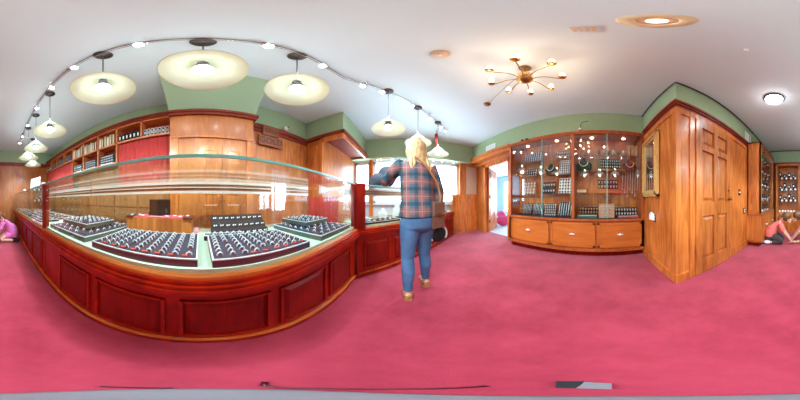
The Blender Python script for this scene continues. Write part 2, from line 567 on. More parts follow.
# right wall above and behind the tall cabinet and the doorway
struct('wall_right', MB().box(2.14, 2.6, -0.75, 3.33, 2.26, CZ), 'green')
w = MB()
w.box(2.40, 2.55, 3.04, 3.60, 0, 2.26).box(2.40, 2.55, -0.9, 2.06, 0, 2.26).box(2.40, 2.55, 2.06, 3.04, 2.10, 2.26)
struct('wall_right', w, 'panel_wood')
t = MB()
t.box(2.10, 2.42, 1.80, 3.40, 2.16, 2.26).box(2.06, 2.42, 1.80, 3.42, 2.24, 2.30).box(2.30, 2.42, 1.80, 3.60, 2.08, 2.16)
struct('trim_7', t, 'panel_wood')
t = MB()                      # door casing
t.box(2.36, 2.44, 3.00, 3.10, 0, 2.08).box(2.36, 2.44, 1.98, 2.10, 0, 2.08).box(2.36, 2.44, 1.98, 3.10, 2.0, 2.08).box(2.34, 2.40, 1.80, 2.0, 0, 2.08)
struct('trim_8', t, 'orange_wood')
t = MB().box(1.85, 1.91, 3.36, 3.44, 0.0, 1.15)
t.box(1.50, 2.40, 3.42, 3.60, 0, 1.13).box(1.5, 2.4, 3.40, 3.60, 1.13, 1.16).box(1.56, 2.38, 3.405, 3.42, 0.02, 0.12)
t.frust(Fr((1.50, 3.42, 0), (1, 0, 0), (0, -1, 0)), 0.10, 0.84, 0.2, 1.04, 0, 0.015, 0.02)
t = MB()
t.box(1.50, 2.40, 3.42, 3.60, 0, 1.13).box(1.48, 2.4, 3.40, 3.60, 1.13, 1.16).box(1.52, 2.40, 3.40, 3.42, 0.0, 0.12)
t.box(1.52, 1.60, 3.405, 3.42, 0.12, 1.13).box(2.30, 2.38, 3.405, 3.42, 0.12, 1.13).box(1.60, 2.30, 3.405, 3.42, 1.05, 1.13)
struct('wall_front', t, 'orange_wood')
# open door leaf swung into the next room
leaf = Fr((2.50, 2.98, 0), (0.86, 0.50, 0), (0.50, -0.86, 0))
d = MB().box(0, 0.80, 0.01, 2.0, -0.02, 0.02, leaf)
for (a0, a1) in ((0.08, 0.36), (0.44, 0.72)):
    for (b0, b1) in ((0.2, 0.85), (1.0, 1.6), (1.68, 1.9)):
        d.frust(leaf, a0, a1, b0, b1, 0.02, 0.034, 0.03)
dl = struct('door_1', d, 'orange_wood')
h = MB()
for z in (0.3, 1.05, 1.8): h.box(-0.025, 0.03, z, z + 0.09, 0.02, 0.035, leaf)
h.build('hinge', 'black', dl)

# the boxed-in closet on the right: side face, door face
KF = 2.21
w = MB().box(1.10, 2.45, -0.90, -0.75, 0, KF).mat(1).box(1.10, 2.6, -0.90, -0.75, KF, CZ)
struct('wall_right', w, ['orange_wood', 'green'])
w = MB().box(1.10, 1.25, -4.30, -0.90, 0, KF).mat(1).box(1.10, 1.25, -4.30, -0.90, KF, CZ)
struct('wall_right', w, ['orange_wood', 'green'])
t = MB()
for k, (z0, z1, p) in enumerate(((KF - 0.02, KF + 0.03, 0.012), (KF + 0.02, KF + 0.06, 0.03), (KF + 0.05, KF + 0.085, 0.05))):
    t.box(1.10 - p, 2.04, -0.76, -0.75 + p, z0 + 0.0005 * k, z1).box(1.10 - p, 1.11, -4.24, -0.761, z0 + 0.0005 * k, z1)
struct('trim_9', t, 'crown')
t = MB().box(1.10, 2.04, -0.745, -0.735, KF - 0.11, KF - 0.02)
t.box(1.085, 1.099, -0.80, -0.736, 0, KF - 0.02).box(1.101, 1.16, -0.751, -0.736, 0, KF - 0.112)
t.box(1.084, 1.099, -1.005, -0.93, 0.0, 2.112)                 # casing of the door
t.box(1.086, 1.099, -0.929, -0.801, KF - 0.12, KF - 0.021)
t.box(1.083, 1.099, -1.84, -1.75, 0, 2.112).box(1.080, 1.099, -1.845, -0.93, 2.114, KF - 0.022)
t.box(1.085, 1.099, -2.399, -1.846, KF - 0.10, KF - 0.023).box(1.087, 1.099, -2.47, -2.40, 0.142, KF - 0.024)
struct('trim_10', t, 'orange_wood')
t = MB().box(1.101, 2.04, -0.749, -0.728, 0.001, 0.12).box(1.072, 1.10, -0.928, -0.728, 0.001, 0.12).box(1.08, 1.099, -2.47, -1.846, 0.001, 0.14)
struct('baseboard_right', t, 'orange_wood')
t = MB()
t.tube([(1.05, -4.2, CZ - 0.03), (1.07, -0.72, CZ - 0.03), (2.12, -0.72, CZ - 0.03)], 0.008, 6)
t.tube([(1.085, -4.2, CZ - 0.012), (1.09, -0.735, CZ - 0.012), (2.12, -0.735, CZ - 0.012)], 0.005, 6)
t.box(0.0, 1.05, -4.25, -4.235, CZ - 0.03, CZ)
struct('trim_11', t, 'dark_line')
# six panel door
df = Fr((1.10, -1.745, 0), (0, 1, 0), (-1, 0, 0))
d = MB().box(0.002, 0.733, 0.012, 2.098, 0.001, 0.010, df)
for (b0, b1) in ((0.01, 0.22), (0.80, 0.98), (1.64, 1.73), (1.98, 2.10)): d.box(0.001, 0.734, b0, b1, 0.0005, 0.0332, df)
for (a0, a1) in ((0, 0.10), (0.33, 0.405), (0.635, 0.735)): d.box(a0, a1, 0.01, 2.10, 0.0004, 0.034, df)
for (a0, a1) in ((0.10, 0.33), (0.405, 0.635)):
    for (b0, b1) in ((0.22, 0.80), (0.98, 1.64), (1.73, 1.98)):
        d.frust(df, a0 + 0.014, a1 - 0.014, b0 + 0.014, b1 - 0.014, 0.010, 0.028, 0.035)
d6 = struct('door_2', d, 'wall_wood')
MB().lathe([(0.0, 0.06), (0.02, 0.058), (0.028, 0.045), (0.024, 0.03), (0.01, 0.02), (0.01, 0.0), (0.022, 0.0)], df(0.05, 1.02, 0.034), 16, (-1, 0, 0)).build('door_knob', 'brass', d6)
MB().lathe([(0.0, 0.02), (0.018, 0.018), (0.02, 0.0)], df(0.05, 1.16, 0.034), 16, (-1, 0, 0)).build('deadbolt', 'brass', d6)

# next room behind the doorway
struct('floor_next_room', MB().box(2.55, 6.0, 0.5, 6.5, -0.08, 0.0), 'pale_floor')
struct('ceiling_next_room', MB().box(2.55, 6.0, 0.5, 6.5, 2.5, 2.58), 'ceiling')
w = MB().box(2.6, 6.0, 6.4, 6.5, 0, 2.5).box(2.55, 6.0, 0.5, 0.6, 0, 2.5).box(5.9, 6.0, 0.6, 2.6, 0, 2.5).box(5.9, 6.0, 5.6, 6.4, 0, 2.5).box(5.9, 6.0, 2.6, 5.6, 2.2, 2.5)
w.box(5.9, 6.0, 2.6, 5.6, 0, 0.25).box(2.42, 2.55, 3.75, 6.5, 0, 2.5)
struct('wall_next_room', w, 'blue_wall')
m = MB()
for y in (2.6, 3.55, 4.55, 5.54): m.box(5.92, 5.98, y, y + 0.06, 0.25, 2.2)
m.box(5.92, 5.98, 2.6, 5.6, 0.25, 0.31).box(5.92, 5.98, 2.6, 5.6, 2.14, 2.2)
wn = struct('window_4', m, 'window_white')
struct('pane', MB().box(5.945, 5.955, 2.66, 5.54, 0.31, 2.14), 'glass', wn)

# ------------------------------------------------------------ COUNTERS WITH GLASS CASES
GZ, LZ = 1.178, 0.68
def counter(label, cat, F, L, depth, panels, posts, ends=(True, True), labels_glass=True):
    """F: frame, a along the front, b up, c towards the customer"""
    o = F.o
    r = thing('display_counter', label, cat, (o.x, o.y, 0))
    c0 = -0.015
    m = MB().box(0, L, 0.0, LZ - 0.05, -depth, c0, F)
    m.box(0, L, 0.0, 0.06, c0, c0 + 0.016, F).box(0, L, 0.52, 0.56, c0, c0 + 0.012, F)
    m.build('base', 'mahogany', r)
    m = MB()
    for (z0, z1, c1) in ((0.545, 0.562, 0.0), (0.562, 0.580, 0.012), (0.580, 0.600, 0.030), (0.600, 0.622, 0.056), (0.622, 0.628, 0.044), (0.628, 0.642, 0.048), (0.642, 0.648, 0.030), (0.648, 0.664, 0.034)):
        m.box(0, L, z0, z1, c0, c1, F)
    m.build('cornice', 'mahogany', r)
    MB().box(0, L, 0.664, LZ, -0.012, 0.022, F).build('ledge', 'ledge', r)
    MB().box(0, L, 0.06, 0.068, c0, 0.010, F).build('base_moulding', 'ledge', r)
    for (a0, a1) in panels:
        p = MB()
        p.box(a0 - 0.012, a0 + 0.004, 0.118, 0.502, c0, c0 + 0.014, F).box(a1 - 0.004, a1 + 0.012, 0.118, 0.502, c0, c0 + 0.014, F)
        p.box(a0, a1, 0.118, 0.132, c0, c0 + 0.014, F).box(a0, a1, 0.488, 0.502, c0, c0 + 0.014, F)
        p.mat(1).frust(F, a0 + 0.006, a1 - 0.006, 0.132, 0.488, c0, c0 + 0.012, 0.03)
        p.build('raised_panel', ['mahogany', 'mahogany_dark'], r)
    MB().box(0, L, 0.64, LZ + 0.02, -depth, -0.016, F).build('deck', 'deck', r)
    MB().box(0, L, LZ, GZ - 0.006, -0.006, 0.0, F).build('front_glass', 'glass_front', r)
    g = MB().box(-0.005, L + 0.005, GZ - 0.006, GZ, -depth, 0.002, F)
    tg = g.build('top_glass', 'glass_front', r)
    MB().box(-0.005, L + 0.005, GZ - 0.012, GZ + 0.001, 0.002, 0.009, F).build('glass_edge', 'teal', tg)
    m = MB().box(0, L, 1.145, GZ - 0.006, -depth, -depth + 0.03, F).box(0, L, 1.06, 1.085, -depth, -depth + 0.03, F)
    m.box(0, L, LZ + 0.02, LZ + 0.05, -depth, -depth + 0.03, F).box(0, L, 1.112, 1.120, -depth, -depth + 0.034, F)
    m.mat(1).box(0, L, 1.085, 1.145, -depth + 0.004, -depth + 0.022, F)
    m.build('back_rail', ['rail', 'rail_dark'], r)
    MB().box(0, L, LZ + 0.05, 1.06, -depth + 0.01, -depth + 0.016, F).build('back_glass', 'glass', r)
    for a in posts:
        MB().box(a - 0.022, a + 0.022, 0.60, GZ + 0.008, -0.05, 0.014, F).build('corner_post', 'mahogany_dark', r)
    return r

FM = Fr((-0.48, -1.33, 0), (0, 1, 0), (1, 0, 0))
pan = []
y = -0.51
for k in (-2, -1, 0, 1, 2, 3):
    a0 = -0.51 + 0.44 * k
    if a0 > -1.32 and a0 + 0.36 < 1.33: pan.append((a0 + 1.33, a0 + 0.36 + 1.33))
DM = 0.72
cm = counter('long red mahogany glass case holding the big ring trays', 'display case', FM, 2.66, DM, pan, [0.0, 2.66])
FP = Fr((-0.48, 1.33, 0), (0.709, 0.705, 0), (0.705, -0.709, 0))
MB().box(-0.02, 0.105, 0.595, GZ + 0.010, -0.06, 0.03, FP).build('corner_post', 'mahogany_dark', cm)
FL = Fr((-0.48, -4.06, 0), (0, 1, 0), (1, 0, 0))
pan = [(0.06 + 0.44 * k, 0.42 + 0.44 * k) for k in range(6)]
cl = counter('far left mahogany glass case by the back wall', 'display case', FL, 2.705, DM, pan, [])
MB().box(0, 0.006, LZ, GZ - 0.006, -DM, 0, FL).build('end_glass', 'glass_front', cl)
MB().box(1.35, 1.356, LZ, GZ - 0.006, -DM, 0, FL).build('divider_glass', 'glass_front', cl)
FA = Fr((-0.465, 1.35, 0), (0.709, 0.705, 0), (0.705, -0.709, 0))
LA = 2.66
pan = [(0.10 + 0.44 * k, 0.46 + 0.44 * k) for k in range(6)]
ca = counter('angled mahogany glass case where the woman leans', 'display case', FA, LA, 0.46, pan, [])
MB().box(LA - 0.006, LA, LZ, GZ - 0.006, -0.46, 0, FA).build('end_glass', 'glass_front', ca)

# ------------------------------------------------------------ WALL UNITS ON THE LEFT
# cubby shelf
r = thing('cubby_shelf', 'long wooden cubby shelf high on the left green wall', 'shelf', (-1.74, -2.3, 0))
XF, XB = -1.62, -1.80
edges = [-4.22, -3.85, -3.42, -2.98, -2.55, -2.12, -1.68, -1.25, -0.81, -0.38]
m = MB()
for i, e in enumerate(edges):
    lo = 1.60 if (-2.6 < e < -1.2) else 1.97
    m.box(XB, XF, e - 0.012, e + 0.012, lo, 2.30)
m.box(XB, XF, -4.22, -0.37, 2.27, 2.30).box(XB, XF, -4.22, -0.37, 1.955, 1.985).box(XB, XF, -2.56, -1.24, 1.60, 1.63)
m.build('shelf_frame', 'shelf_wood', r)
MB().box(XB, XB + 0.01, -4.22, -0.37, 1.60, 2.30).build('shelf_backing', 'shelf_back', r)
m = MB().box(XB, XF + 0.02, -4.22, -0.37, 2.30, 2.34).box(XB, XF + 0.04, -4.22, -0.37, 2.34, 2.37)
m.build('crown_moulding', 'crown', r)
def drape(y0, y1, x, z0, z1, amp=0.018, per=0.075, axis='y'):
    m = MB(); n = int(abs(y1 - y0) / per * 6); m.smooth = True
    k = len(m.v); rows = 6
    for q in range(rows + 1):
        z = z1 + (z0 - z1) * q / rows
        for i in range(n + 1):
            yy = y0 + (y1 - y0) * i / n
            dx = amp * math.sin(2 * PI * i / 6 + 0.4 * math.sin(i * 0.7)) * (0.5 + 0.5 * q / rows)
            m.v.append(V((x + dx, yy, z)) if axis == 'y' else V((yy, x + dx, z)))
    for q in range(rows):
        for i in range(n):
            a = q * (n + 1) + i
            m.face((a, a + 1, a + n + 2, a + n + 1))
    b = len(m.v)
    m.v += [v + (V((-0.006, 0, 0)) if axis == 'y' else V((0, 0.006, 0))) for v in m.v[:b]]
    for q in range(rows):
        for i in range(n):
            a = b + q * (n + 1) + i
            m.face((a, a + n + 1, a + n + 2, a + 1))
    return m
single('red_curtain', drape(-1.23, -0.40, -1.66, 1.22, 1.945), 'curtain', 'bright red curtain hanging under the shelf beside the wood unit', 'curtain')
single('red_curtain', drape(-4.2, -2.58, -1.66, 1.0, 1.945), 'curtain', 'red curtain hanging at the far back end of the shelf', 'curtain')
MB_ = MB().box(-1.795, -1.60, -4.2, -0.40, 0.0, 1.20)
lowc = thing('drawer_cabinet', 'brown low cabinet of many drawers under the shelf', 'cabinet', (-1.7, -2.3, 0))
MB_.build('body', 'brown_wood', lowc)
for i in range(9):
    for j in range(4):
        y0 = -4.16 + i * 0.416
        dr = MB().box(-1.60, -1.588, y0, y0 + 0.39, 0.06 + j * 0.28, 0.32 + j * 0.28).build('drawer', 'brown_wood', lowc)
        MB().sph((-1.58, y0 + 0.19, 0.19 + j * 0.28), 0.01, 8, 5).build('knob', 'brass', dr)

MB().box(-1.795, -1.78, -2.56, -1.24, 1.20, 1.60).build('haze_panel', 'brown_wood', lowc)  # added brown panel, stands in for the reflective haze in the case glass
# boxes and books in the cubbies
ords = ['first', 'second', 'third', 'fourth', 'fifth', 'sixth', 'seventh', 'eighth', 'ninth', 'tenth', 'eleventh', 'twelfth', 'thirteenth', 'fourteenth', 'fifteenth', 'sixteenth']
def cubby_items(y0, y1, z, kind, where):
    if kind == 'books':
        n = 6; wd = (y1 - y0 - 0.06) / n
        for k in range(n):
            yy = y0 + 0.02 + k * wd; hh = random.uniform(0.19, 0.25)
            f = Fr((-1.66, yy, z), (0.10, 1, 0.0) if k % 2 else (0, 1, 0), (1, 0, 0))
            m = MB().box(0, wd * 0.8, 0, hh, -0.10, 0.02, f).mat(1).box(wd * 0.1, wd * 0.7, 0.003, hh - 0.003, 0.02, 0.023, f)
            c1, c2, word = (('cream', 'white_card', 'cream'), ('black', 'cream', 'black'), ('tan', 'cream', 'tan'))[k % 3]
            single('paper_folder', m, [c1, c2], word + ' paper folder standing in the ' + where, 'folder', word + ' folders in the ' + where)
    elif kind == 'black':
        for k in range(4):
            m = MB().box(-1.76, -1.64, y0 + 0.04, y1 - 0.04, z + k * 0.045, z + k * 0.045 + 0.036)
            m.mat(1)
            for q in range(5):
                yy = y0 + 0.07 + q * (y1 - y0 - 0.14) / 5
                m.box(-1.64, -1.637, yy, yy + 0.035, z + k * 0.045 + 0.01, z + k * 0.045 + 0.022)
            single('flat_case', m, ['black', 'silver'], 'flat black jewelry case stacked in the ' + where, 'box', 'flat black cases in the ' + where)
    elif kind == 'boxes':
        for k in range(6):
            yy = y0 + 0.03 + k * (y1 - y0 - 0.05) / 6
            m = MB().box(-1.76, -1.65, yy, yy + 0.045, z, z + 0.15).mat(1).box(-1.65, -1.646, yy + 0.01, yy + 0.035, z + 0.05, z + 0.11)
            single('upright_case', m, ['black', 'white_card'], 'upright black case with white tag in the ' + where, 'box', 'upright black cases in the ' + where)
    else:
        for k in range(7):
            yy = y0 + 0.03 + k * (y1 - y0 - 0.05) / 7
            for q in range(2):
                m = MB().box(-1.75, -1.65, yy, yy + 0.04, z + q * 0.075, z + q * 0.075 + 0.06)
                m.mat(1).box(-1.65, -1.646, yy + 0.006, yy + 0.034, z + q * 0.075 + 0.012, z + q * 0.075 + 0.045)
                single('ring_box', m, ['white_card', 'dark_cotton'], 'small white box piled in the ' + where, 'box', 'small white boxes in the ' + where)
tops = ['white', 'boxes', 'books', 'books', 'books', 'black', 'black', 'black', 'boxes']
for k in range(9):
    e1, e0 = edges[9 - k], edges[8 - k]
    cubby_items(e0, e1, 1.985, tops[k], ords[k] + ' upper cubby counted from the wood unit')
for k, kind in ((2, 'black'), (3, 'black'), (4, 'black')):
    cubby_items(edges[8 - k], edges[9 - k], 1.63, kind, ords[k - 2] + ' lower cubby counted from the bright red curtain')

# panelled wood unit with red crown in the middle
r = thing('wall_cabinet', 'honey wood wall unit with red crown behind the ring trays', 'cabinet', (-1.65, 0.155, 0))
MB().box(-1.80, -1.50, -0.36, 0.67, 0, KZ - 0.04).build('body', 'panel_wood', r)
m = MB().box(-1.80, -1.46, -0.37, 0.70, KZ - 0.04, KZ).box(-1.80, -1.44, -0.38, 0.72, KZ, KZ + 0.04)
m.build('crown_moulding', 'crown', r)
U = Fr((-1.50, -0.36, 0), (0, 1, 0), (1, 0, 0))
m = MB().box(0, 1.03, 1.80, 1.83, 0, 0.02, U).box(0, 0.10, 0, 1.80, 0, 0.015, U).box(0.93, 1.03, 0, 1.80, 0, 0.015, U)
m.build('face_frame', 'orange_wood', r)
for (a0, a1) in ((0.36, 0.62), (0.63, 0.89)):
    dd = MB().box(a0, a1, 0.06, 1.68, 0, 0.016, U).frust(U, a0 + 0.05, a1 - 0.05, 1.05, 1.62, 0.016, 0.024, 0.02).frust(U, a0 + 0.05, a1 - 0.05, 0.15, 0.95, 0.016, 0.024, 0.02)
    q = dd.build('cabinet_door', 'wall_wood', r)
    MB().sph(U((a1 - 0.02) if a0 < 0.5 else (a0 + 0.02), 1.0, 0.03), 0.01, 8, 6).build('knob', 'brass', q)

# carved sign boards
def text_mesh(txt, size, ext):
    cu = bpy.data.curves.new('t', 'FONT'); cu.body = txt; cu.size = size; cu.extrude = ext
    cu.align_x = 'CENTER'; cu.align_y = 'CENTER'
    o = bpy.data.objects.new('t', cu); COL.objects.link(o)
    dg = bpy.context.evaluated_depsgraph_get()
    me = bpy.data.meshes.new_from_object(o.evaluated_get(dg))
    bpy.data.objects.remove(o)
    return me
def text_on(name, txt, size, F, a, b, c, material, parent, ext=0.002):
    me = text_mesh(txt, size, ext)
    for v in me.vertices:
        p = F(a + v.co.x, b + v.co.y, c + v.co.z)
        off = V((0, 0, 0)); q = parent
        while q is not None: off += V(q.location); q = q.parent
        v.co = p - off
    me.materials.clear(); me.materials.append(M[material])
    o = bpy.data.objects.new(name, me); COL.objects.link(o); o.parent = parent
    return o
SG = Fr((-1.69, 0.80, 0), (0, 1, 0), (1, 0, 0))
r = thing('carved_sign', 'carved brown wood board sign reading SELL above another board', 'sign', (-1.70, 1.06, 2.09))
MB().box(0.10, 0.38, 2.08, 2.26, 0.0, 0.03, SG).build('board', 'sign', r)
text_on('lettering', 'SELL', 0.12, SG, 0.24, 2.17, 0.031, 'groove', r)
r = thing('carved_sign', 'carved brown wood board sign reading GOLD below another board', 'sign', (-1.70, 1.06, 1.88))
MB().box(0.03, 0.46, 1.88, 2.06, 0.0, 0.03, SG).build('board', 'sign', r)
text_on('lettering', 'GOLD', 0.15, SG, 0.245, 1.97, 0.031, 'groove', r)
r = thing('security_camera', 'white dome security camera on the left recess crown', 'camera', (-1.66, 1.33, KZ + 0.07))
MB().lathe([(0.0, 0.0), (0.03, 0.0), (0.03, 0.015), (0.02, 0.02)], (-1.66, 1.33, KZ + 0.07), 14).build('base', 'white', r)
MB().sph((-1.65, 1.33, KZ + 0.12), 0.035).build('housing', 'white', r)
MB().sph((-1.62, 1.34, KZ + 0.125), 0.018).build('lens', 'black_gloss', r)

# clutter on the low cabinets behind the counters
single('red_curtain', drape(-1.62, -0.98, 1.86, 0.30, 1.05, 0.012, 0.06, 'x'), 'curtain', 'dark red curtain low on the wood wall left of the angled case', 'curtain')

# ------------------------------------------------------------ TRAYS AND RINGS
def ring_mesh():
    m = MB(); m.smooth = True
    R, rr, n, k = 0.0125, 0.0034, 12, 5
    for i in range(n):
        a = 2 * PI * i / n
        for j in range(k):
            b = 2 * PI * j / k
            m.v.append(V(((R + rr * math.cos(b)) * math.cos(a), rr * math.sin(b), (R + rr * math.cos(b)) * math.sin(a))))
    for i in range(n):
        for j in range(k):
            m.face((i * k + j, i * k + (j + 1) % k, ((i + 1) % n) * k + (j + 1) % k, ((i + 1) % n) * k + j))
    m.mat(1).lathe([(0.0, -0.004), (0.004, 0.0), (0.003, 0.003), (0.0, 0.0035)], (0, 0, R + 0.002), 8)
    return m
RING = None
NR = 0
def put_ring(loc, rz, tray):
    global RING, NR
    lab = 'silver ring standing in the ' + tray
    if RING is None:
        o = ring_mesh().build('ring', ['silver', 'stone'])
        RING = o; o.location = loc; o.rotation_euler = (0, 0, rz)
        tag(o, lab, 'ring', 'rings in the ' + tray)
    else:
        o = RING.copy(); COL.objects.link(o); o.location = loc; o.rotation_euler = (0, 0, rz)
        o['label'] = lab; o['group'] = 'rings in the ' + tray
    NR += 1
def ring_tray(x0, x1, y0, y1, z, cols, rows, name, side='maroon', tilt=0.0, axis='y'):
    """tray on the deck; slots in lines across the tray"""
    cx, cy = (x0 + x1) / 2, (y0 + y1) / 2
    r = thing('ring_tray', name, 'tray', (cx, cy, z))
    h = 0.042
    def zz(x): return tilt * (x1 - x) / (x1 - x0)
    def P(x, y, b): return V((x, y, z + b + zz(x)))
    def slab(m, a0, a1, b0, b1, c0, c1):
        m.hexa([P(a0, b0, c0), P(a1, b0, c0), P(a1, b1, c0), P(a0, b1, c0), P(a0, b0, c1), P(a1, b0, c1), P(a1, b1, c1), P(a0, b1, c1)])
    m = MB()
    m.hexa([V((x0, y0, z)), V((x1, y0, z)), V((x1, y1, z)), V((x0, y1, z)), P(x0, y0, h - 0.006), P(x1, y0, h - 0.006), P(x1, y1, h - 0.006), P(x0, y1, h - 0.006)])
    m.build('tray_body', side, r)
    m = MB()
    e = 0.007
    slab(m, x0, x0 + e, y0, y1, h - 0.006, h); slab(m, x1 - e, x1, y0, y1, h - 0.006, h)
    slab(m, x0 + e, x1 - e, y0, y0 + e, h - 0.006, h); slab(m, x0 + e, x1 - e, y1 - e, y1, h - 0.006, h)
    m.build('rim', 'silver', r)
    m = MB()
    nr = cols
    if axis == 'y':
        for k in range(nr):
            a = y0 + e + (y1 - y0 - 2 * e) * k / nr; b = y0 + e + (y1 - y0 - 2 * e) * (k + 1) / nr
            slab(m, x0 + e, x1 - e, a, (a + b) / 2 - 0.006, h - 0.006, h - 0.001)
            slab(m, x0 + e, x1 - e, (a + b) / 2 + 0.006, b, h - 0.006, h - 0.001)
    else:
        for k in range(nr):
            a = x0 + e + (x1 - x0 - 2 * e) * k / nr; b = x0 + e + (x1 - x0 - 2 * e) * (k + 1) / nr
            slab(m, a, (a + b) / 2 - 0.006, y0 + e, y1 - e, h - 0.006, h - 0.001)
            slab(m, (a + b) / 2 + 0.006, b, y0 + e, y1 - e, h - 0.006, h - 0.001)
    m.build('slotted_pad', 'navy', r)
    for k in range(cols):
        for q in range(rows):
            if random.random() < 0.03: continue
            if axis == 'y':
                yy = y0 + e + (y1 - y0 - 2 * e) * (k + 0.5) / cols
                xx = x0 + 0.02 + (x1 - x0 - 0.04) * (q + 0.5) / rows
                put_ring((xx, yy, z + h + 0.002 + zz(xx)), PI / 2 + random.uniform(-0.25, 0.25), name_short(name))
            else:
                xx = x0 + e + (x1 - x0 - 2 * e) * (k + 0.5) / cols
                yy = y0 + 0.02 + (y1 - y0 - 0.04) * (q + 0.5) / rows
                put_ring((xx, yy, z + h + 0.002 + zz(xx)), random.uniform(-0.25, 0.25), name_short(name))
    # small price tags along the front
    return r
def name_short(n): return n.split(' holding')[0]
DZ = LZ + 0.02
ring_tray(-0.90, -0.515, -0.585, -0.01, DZ, 9, 8, 'maroon tray in front of the wooden riser holding silver rings', tilt=0.015)
ring_tray(-0.87, -0.505, 0.05, 0.59, DZ, 9, 7, 'maroon tray in front of the tilted dark display holding silver rings', tilt=0.012)
ring_tray(-1.14, -0.53, -1.27, -0.68, DZ, 8, 6, 'wide green sided tray left of the wooden riser holding silver rings', 'dkgreen', axis='x')
ring_tray(-1.02, -0.66, -1.22, -0.82, DZ + 0.056, 6, 5, 'small tray stacked on the wide tray at left holding silver rings', 'dkgreen', axis='x')
ring_tray(-1.12, -0.52, 0.73, 1.25, DZ, 8, 5, 'green tray beside the right corner post holding silver rings', 'dkgreen', axis='x')
ring_tray(-1.14, -0.78, 0.86, 1.22, DZ + 0.056, 6, 4, 'small tray stacked at the right corner holding silver rings', 'dkgreen', axis='x')
ring_tray(-0.975, -0.90, 0.03, 0.33, DZ, 6, 1, 'narrow black tray before the tilted display holding silver rings', 'black')
# price tags: small red labels along the big trays
TAG = None
for (x, ys, nm) in ((-0.535, [-0.50 + 0.062 * i for i in range(8)], 'wooden riser'), (-0.527, [0.24 + 0.062 * i for i in range(6)], 'tilted dark display')):
    for yy in ys:
        lab = 'tiny red tag at the front edge of the tray before the ' + nm
        if TAG is None:
            TAG = single('price_tag', MB().box(x - 0.012, x + 0.002, yy - 0.012, yy + 0.012, DZ + 0.044, DZ + 0.050), 'red', lab, 'tag', 'red tags before the ' + nm)
        else:
            o = TAG.copy(); COL.objects.link(o); o.location = (x - 0.005, yy, DZ + 0.044); o['label'] = lab; o['group'] = 'red tags before the ' + nm

# tilted earring display
r = thing('earring_display', 'tilted dark earring stand with three rows of white pearls', 'display', (-1.06, 0.34, DZ))
m = MB()
A = [(-1.00, DZ), (-1.03, DZ + 0.045), (-1.06, DZ + 0.05), (-1.09, DZ + 0.10), (-1.12, DZ + 0.105), (-1.15, DZ + 0.16), (-1.165, DZ + 0.16), (-1.165, DZ)]
m.prism([(x, 0.10, z) for x, z in A], (0, 0.50, 0))
m.build('stepped_stand', 'black', r)
EAR = None
for q, (x, z) in enumerate(((-1.010, DZ + 0.026), (-1.068, DZ + 0.080), (-1.128, DZ + 0.136))):
    for k in range(9):
        yy = 0.13 + k * 0.055
        row = ['lowest', 'middle', 'highest'][q]
        lab = 'pair of white pearl earrings on the %s row of the tilted stand' % row
        if EAR is None:
            mm = MB().sph((x, yy - 0.008, z), 0.0075, 8, 6).sph((x, yy + 0.009, z + 0.002), 0.0065, 8, 6)
            EAR = tag(mm.build('earring_pair', 'pearl'), lab, 'earrings', 'pearl earrings on the %s row' % row)
            EAR.data.transform(Matrix.Translation((-x, -yy, -z))); EAR.location = (x, yy, z)
        else:
            o = EAR.copy(); COL.objects.link(o); o.location = (x, yy, z); o['label'] = lab; o['group'] = 'pearl earrings on the %s row' % row
# wooden riser with mats and black box
single('wooden_riser', MB().box(-1.17, -0.965, -0.625, -0.065, DZ, 0.852).mat(1).box(-1.18, -0.955, -0.635, -0.56, 0.852, 0.862).box(-1.18, -0.955, -0.13, -0.055, 0.852, 0.862), ['wall_wood', 'maroon'],
       'brown wooden box riser standing between the ring trays', 'riser')
single('display_mat', MB().box(-1.16, -0.975, -0.545, -0.145, 0.852, 0.860).mat(1).box(-1.12, -0.99, -0.42, -0.30, 0.860, 0.863), ['redmat', 'pinkmat'], 'red and pink mat lying on top of the wooden riser', 'mat')
r = thing('jewelry_box', 'open black jewelry box standing on the wooden riser', 'box', (-1.11, -0.37, 0.864))
MB().box(-1.12, -1.03, -0.44, -0.31, 0.864, 0.895).build('body', 'black_gloss', r)
MB().box(-1.140, -1.12, -0.47, -0.27, 0.864, 1.005).build('lid', 'black_gloss', r)
for k in range(10):
    yy = -0.60 + k * 0.055
    if -0.46 < yy < -0.28: continue
    single('bracelet', MB().lathe([(0.014, 0), (0.017, 0.003), (0.014, 0.006), (0.012, 0.003), (0.014, 0)], (-1.02 - 0.05 * (k % 2), yy, 0.863), 12), 'silver', 'small silver bangle lying on top of the wooden riser', 'bracelet', 'bangles on the wooden riser')
single('folded_cloth', MB().box(-1.12, -0.93, -0.045, -0.012, DZ, DZ + 0.035).box(-1.14, -0.98, -0.045, -0.012, DZ + 0.035, DZ + 0.05), 'pinkmat', 'pink folded cloth lying right of the wooden riser', 'cloth')

